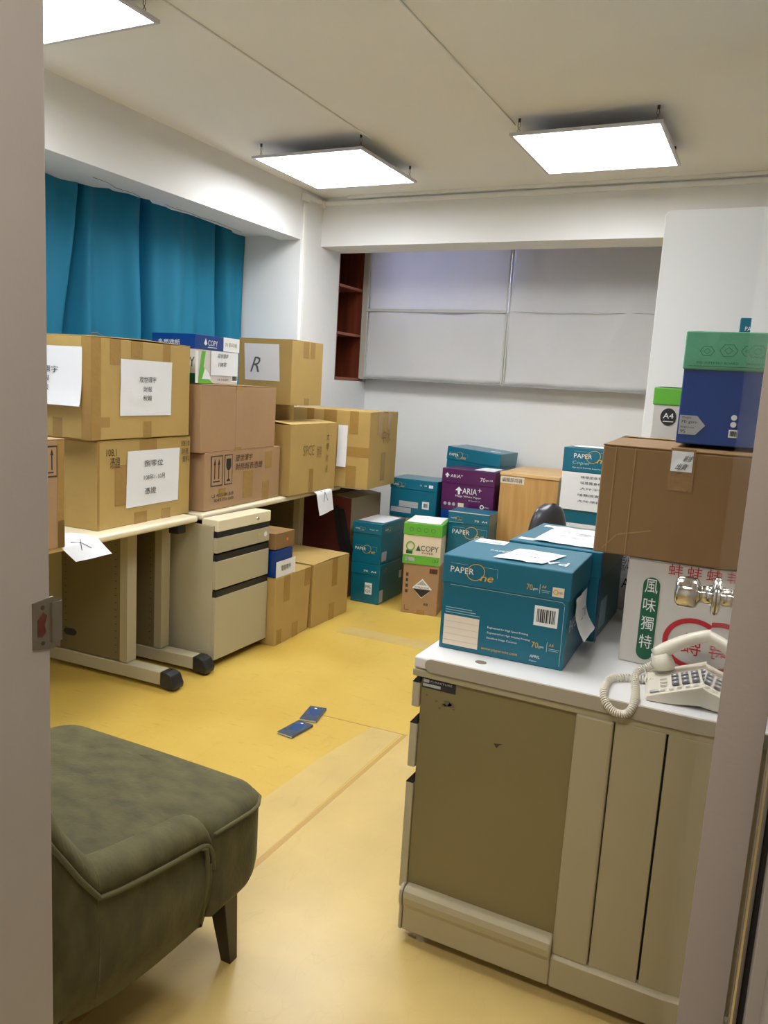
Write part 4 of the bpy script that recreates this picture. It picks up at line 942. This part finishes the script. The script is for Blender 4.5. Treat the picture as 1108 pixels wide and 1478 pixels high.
# front edge piping down the right and left arm
for sgn in (1, -1):
    b = MB(); b.tube([(sgn * .340, .085, .396), (sgn * .341, .104, .385), (sgn * .340, .110, .36), (sgn * .339, .112, .30), (sgn * .325, .112, .20)], .0045, velvet_p, n=8); b.build('piping', ac, smooth=True)
# arm front roll
# seat with a wrap-round front
b = MB()
bm = bmesh.new(); bmesh.ops.create_cube(bm, size=2)
bmesh.ops.subdivide_edges(bm, edges=bm.edges[:], cuts=26, use_grid_fill=True)
for v_ in bm.verts:
    hx, y0_, y1_, zb, zt = .345, -.27, .345, .19, .430
    x, y, z = v_.co.x * hx, (y0_ + y1_) / 2 + v_.co.y * (y1_ - y0_) / 2, (zb + zt) / 2 + v_.co.z * (zt - zb) / 2
    Rp = .085
    qx = max(-hx + Rp, min(hx - Rp, x)); qy = max(y0_, min(y1_ - Rp, y)); dx, dy = x - qx, y - qy
    mlen = math.hypot(dx, dy); nx, ny = (dx / mlen, dy / mlen) if mlen > 1e-6 else (0, 0)
    dmx = max(abs(dx), abs(dy)); dx, dy = nx * dmx, ny * dmx
    rz = .045
    def sh(t): t = max(0, min(rz, t)); return rz - math.sqrt(max(0, rz * rz - t * t))
    ins = sh(z - (zt - rz)) + sh((zb + rz) - z) * .8
    if mlen > 1e-6:
        k = max(0, dmx - ins) / dmx if dmx > ins else 0
        dx *= k; dy *= k
    x, y = qx + dx, qy + dy
    z += .018 * max(0, 1 - (abs(x) / .34) ** 2) * max(0, 1 - (abs(y - .03) / .34) ** 2) * max(0, min(1, (z - .38) / .05))
    x *= .84 + .16 * max(0, min(1, (y - .118) / .012))
    if z < .26 and y > .2: y -= (.26 - z) * .35
    v_.co = (x, y, z)
me = bpy.data.meshes.new('seat'); bm.to_mesh(me); bm.free(); me.materials.append(velvet)
for p in me.polygons: p.use_smooth = True
o = bpy.data.objects.new('seat', me); C.objects.link(o); o.parent = ac
b = MB(); b.tube([(.345, .128, .408), (.348, .18, .406), (.349, .255, .400), (.343, .288, .398), (.323, .322, .397), (.29, .340, .396), (.26, .344, .396), (.0, .345, .396), (-.26, .344, .396), (-.29, .340, .396), (-.323, .322, .397), (-.343, .288, .398), (-.349, .255, .400)], .0045, velvet_p, n=8); b.build('piping', o, smooth=True)
for (lx, ly) in ((.285, .235), (-.285, .235), (.25, -.24), (-.25, -.24)):
    b = MB(); dx = .012 if lx > 0 else -.012; dy = .02 if ly > 0 else -.02
    s1, s0 = .026, .014
    vs = [(lx + dx + sx * s0, ly + dy + sy * s0, 0) for sx, sy in ((-1, -1), (1, -1), (1, 1), (-1, 1))] + [(lx + sx * s1, ly + sy * s1, .20) for sx, sy in ((-1, -1), (1, -1), (1, 1), (-1, 1))]
    b.add(vs, [(0, 3, 2, 1), (4, 5, 6, 7), (0, 1, 5, 4), (1, 2, 6, 5), (2, 3, 7, 6), (3, 0, 4, 7)], darkwood); b.build('leg', ac, bevel=.002)

# ------------------------------------------------------------------ two small blue booklets on the floor
slate = mat('slate_cover', srgb(70, 84, 104), .25, var=.3, vscale=60); bluec = mat('cobalt_print', srgb(40, 74, 124), .3)
def booklet(cx, cy, rz, label):
    t = thing('booklet', label, 'booklet', (cx, cy, 0.0012), rz, 'small blue booklets on the floor')
    b = MB(); b.box(-.0665, .0665, -.034, .034, .001, .008, whitep); b.build('pages', t)
    b = MB(); b.box(-.0685, .0685, -.036, .036, .008, .0095, slate); b.box(-.0685, .0685, -.036, .036, 0, .001, slate); b.box(-.0685, .0685, -.037, -.036, 0, .0095, slate)
    b.box(-.02, .045, -.022, .022, .0095, .0098, bluec); b.box(.045, .053, .0, .010, .0095, .0100, whitep); b.build('cover', t)
booklet(-1.562, 2.513, math.radians(85), 'small blue booklet lying flat on the yellow floor, nearer the armchair')
booklet(-1.578, 2.674, math.radians(103), 'small blue booklet lying askew on the yellow floor, nearer the left desks')

bpy.context.view_layer.update()

# printing is surface pattern: fold each print into the body or lid that carries it
PRINTS = {'box_print': 'box_body', 'side_print': 'box_body', 'printed_marks': 'box_body', 'handwriting': 'box_body', 'creases': 'box_body', 'taped_seam': 'box_body', 'lid_print': 'lid', 'top_print': 'lid'}
for o in list(C.objects):
    if o.type != 'MESH' or not o.parent: continue
    st = o.name.split('.')[0]
    if st not in PRINTS: continue
    sib = {c.name.split('.')[0]: c for c in o.parent.children}
    host = sib.get(PRINTS[st]) or sib.get('box_body')
    if not host: continue
    A, B_ = host.data, o.data; remap = []
    for mm in B_.materials:
        if mm.name not in [x.name for x in A.materials]: A.materials.append(mm)
        remap.append([x.name for x in A.materials].index(mm.name))
    bm = bmesh.new(); bm.from_mesh(A); n0 = len(bm.faces); bm.from_mesh(B_); bm.faces.ensure_lookup_table()
    for f in bm.faces[n0:]: f.material_index = remap[f.material_index]
    bm.to_mesh(A); bm.free(); bpy.data.objects.remove(o)
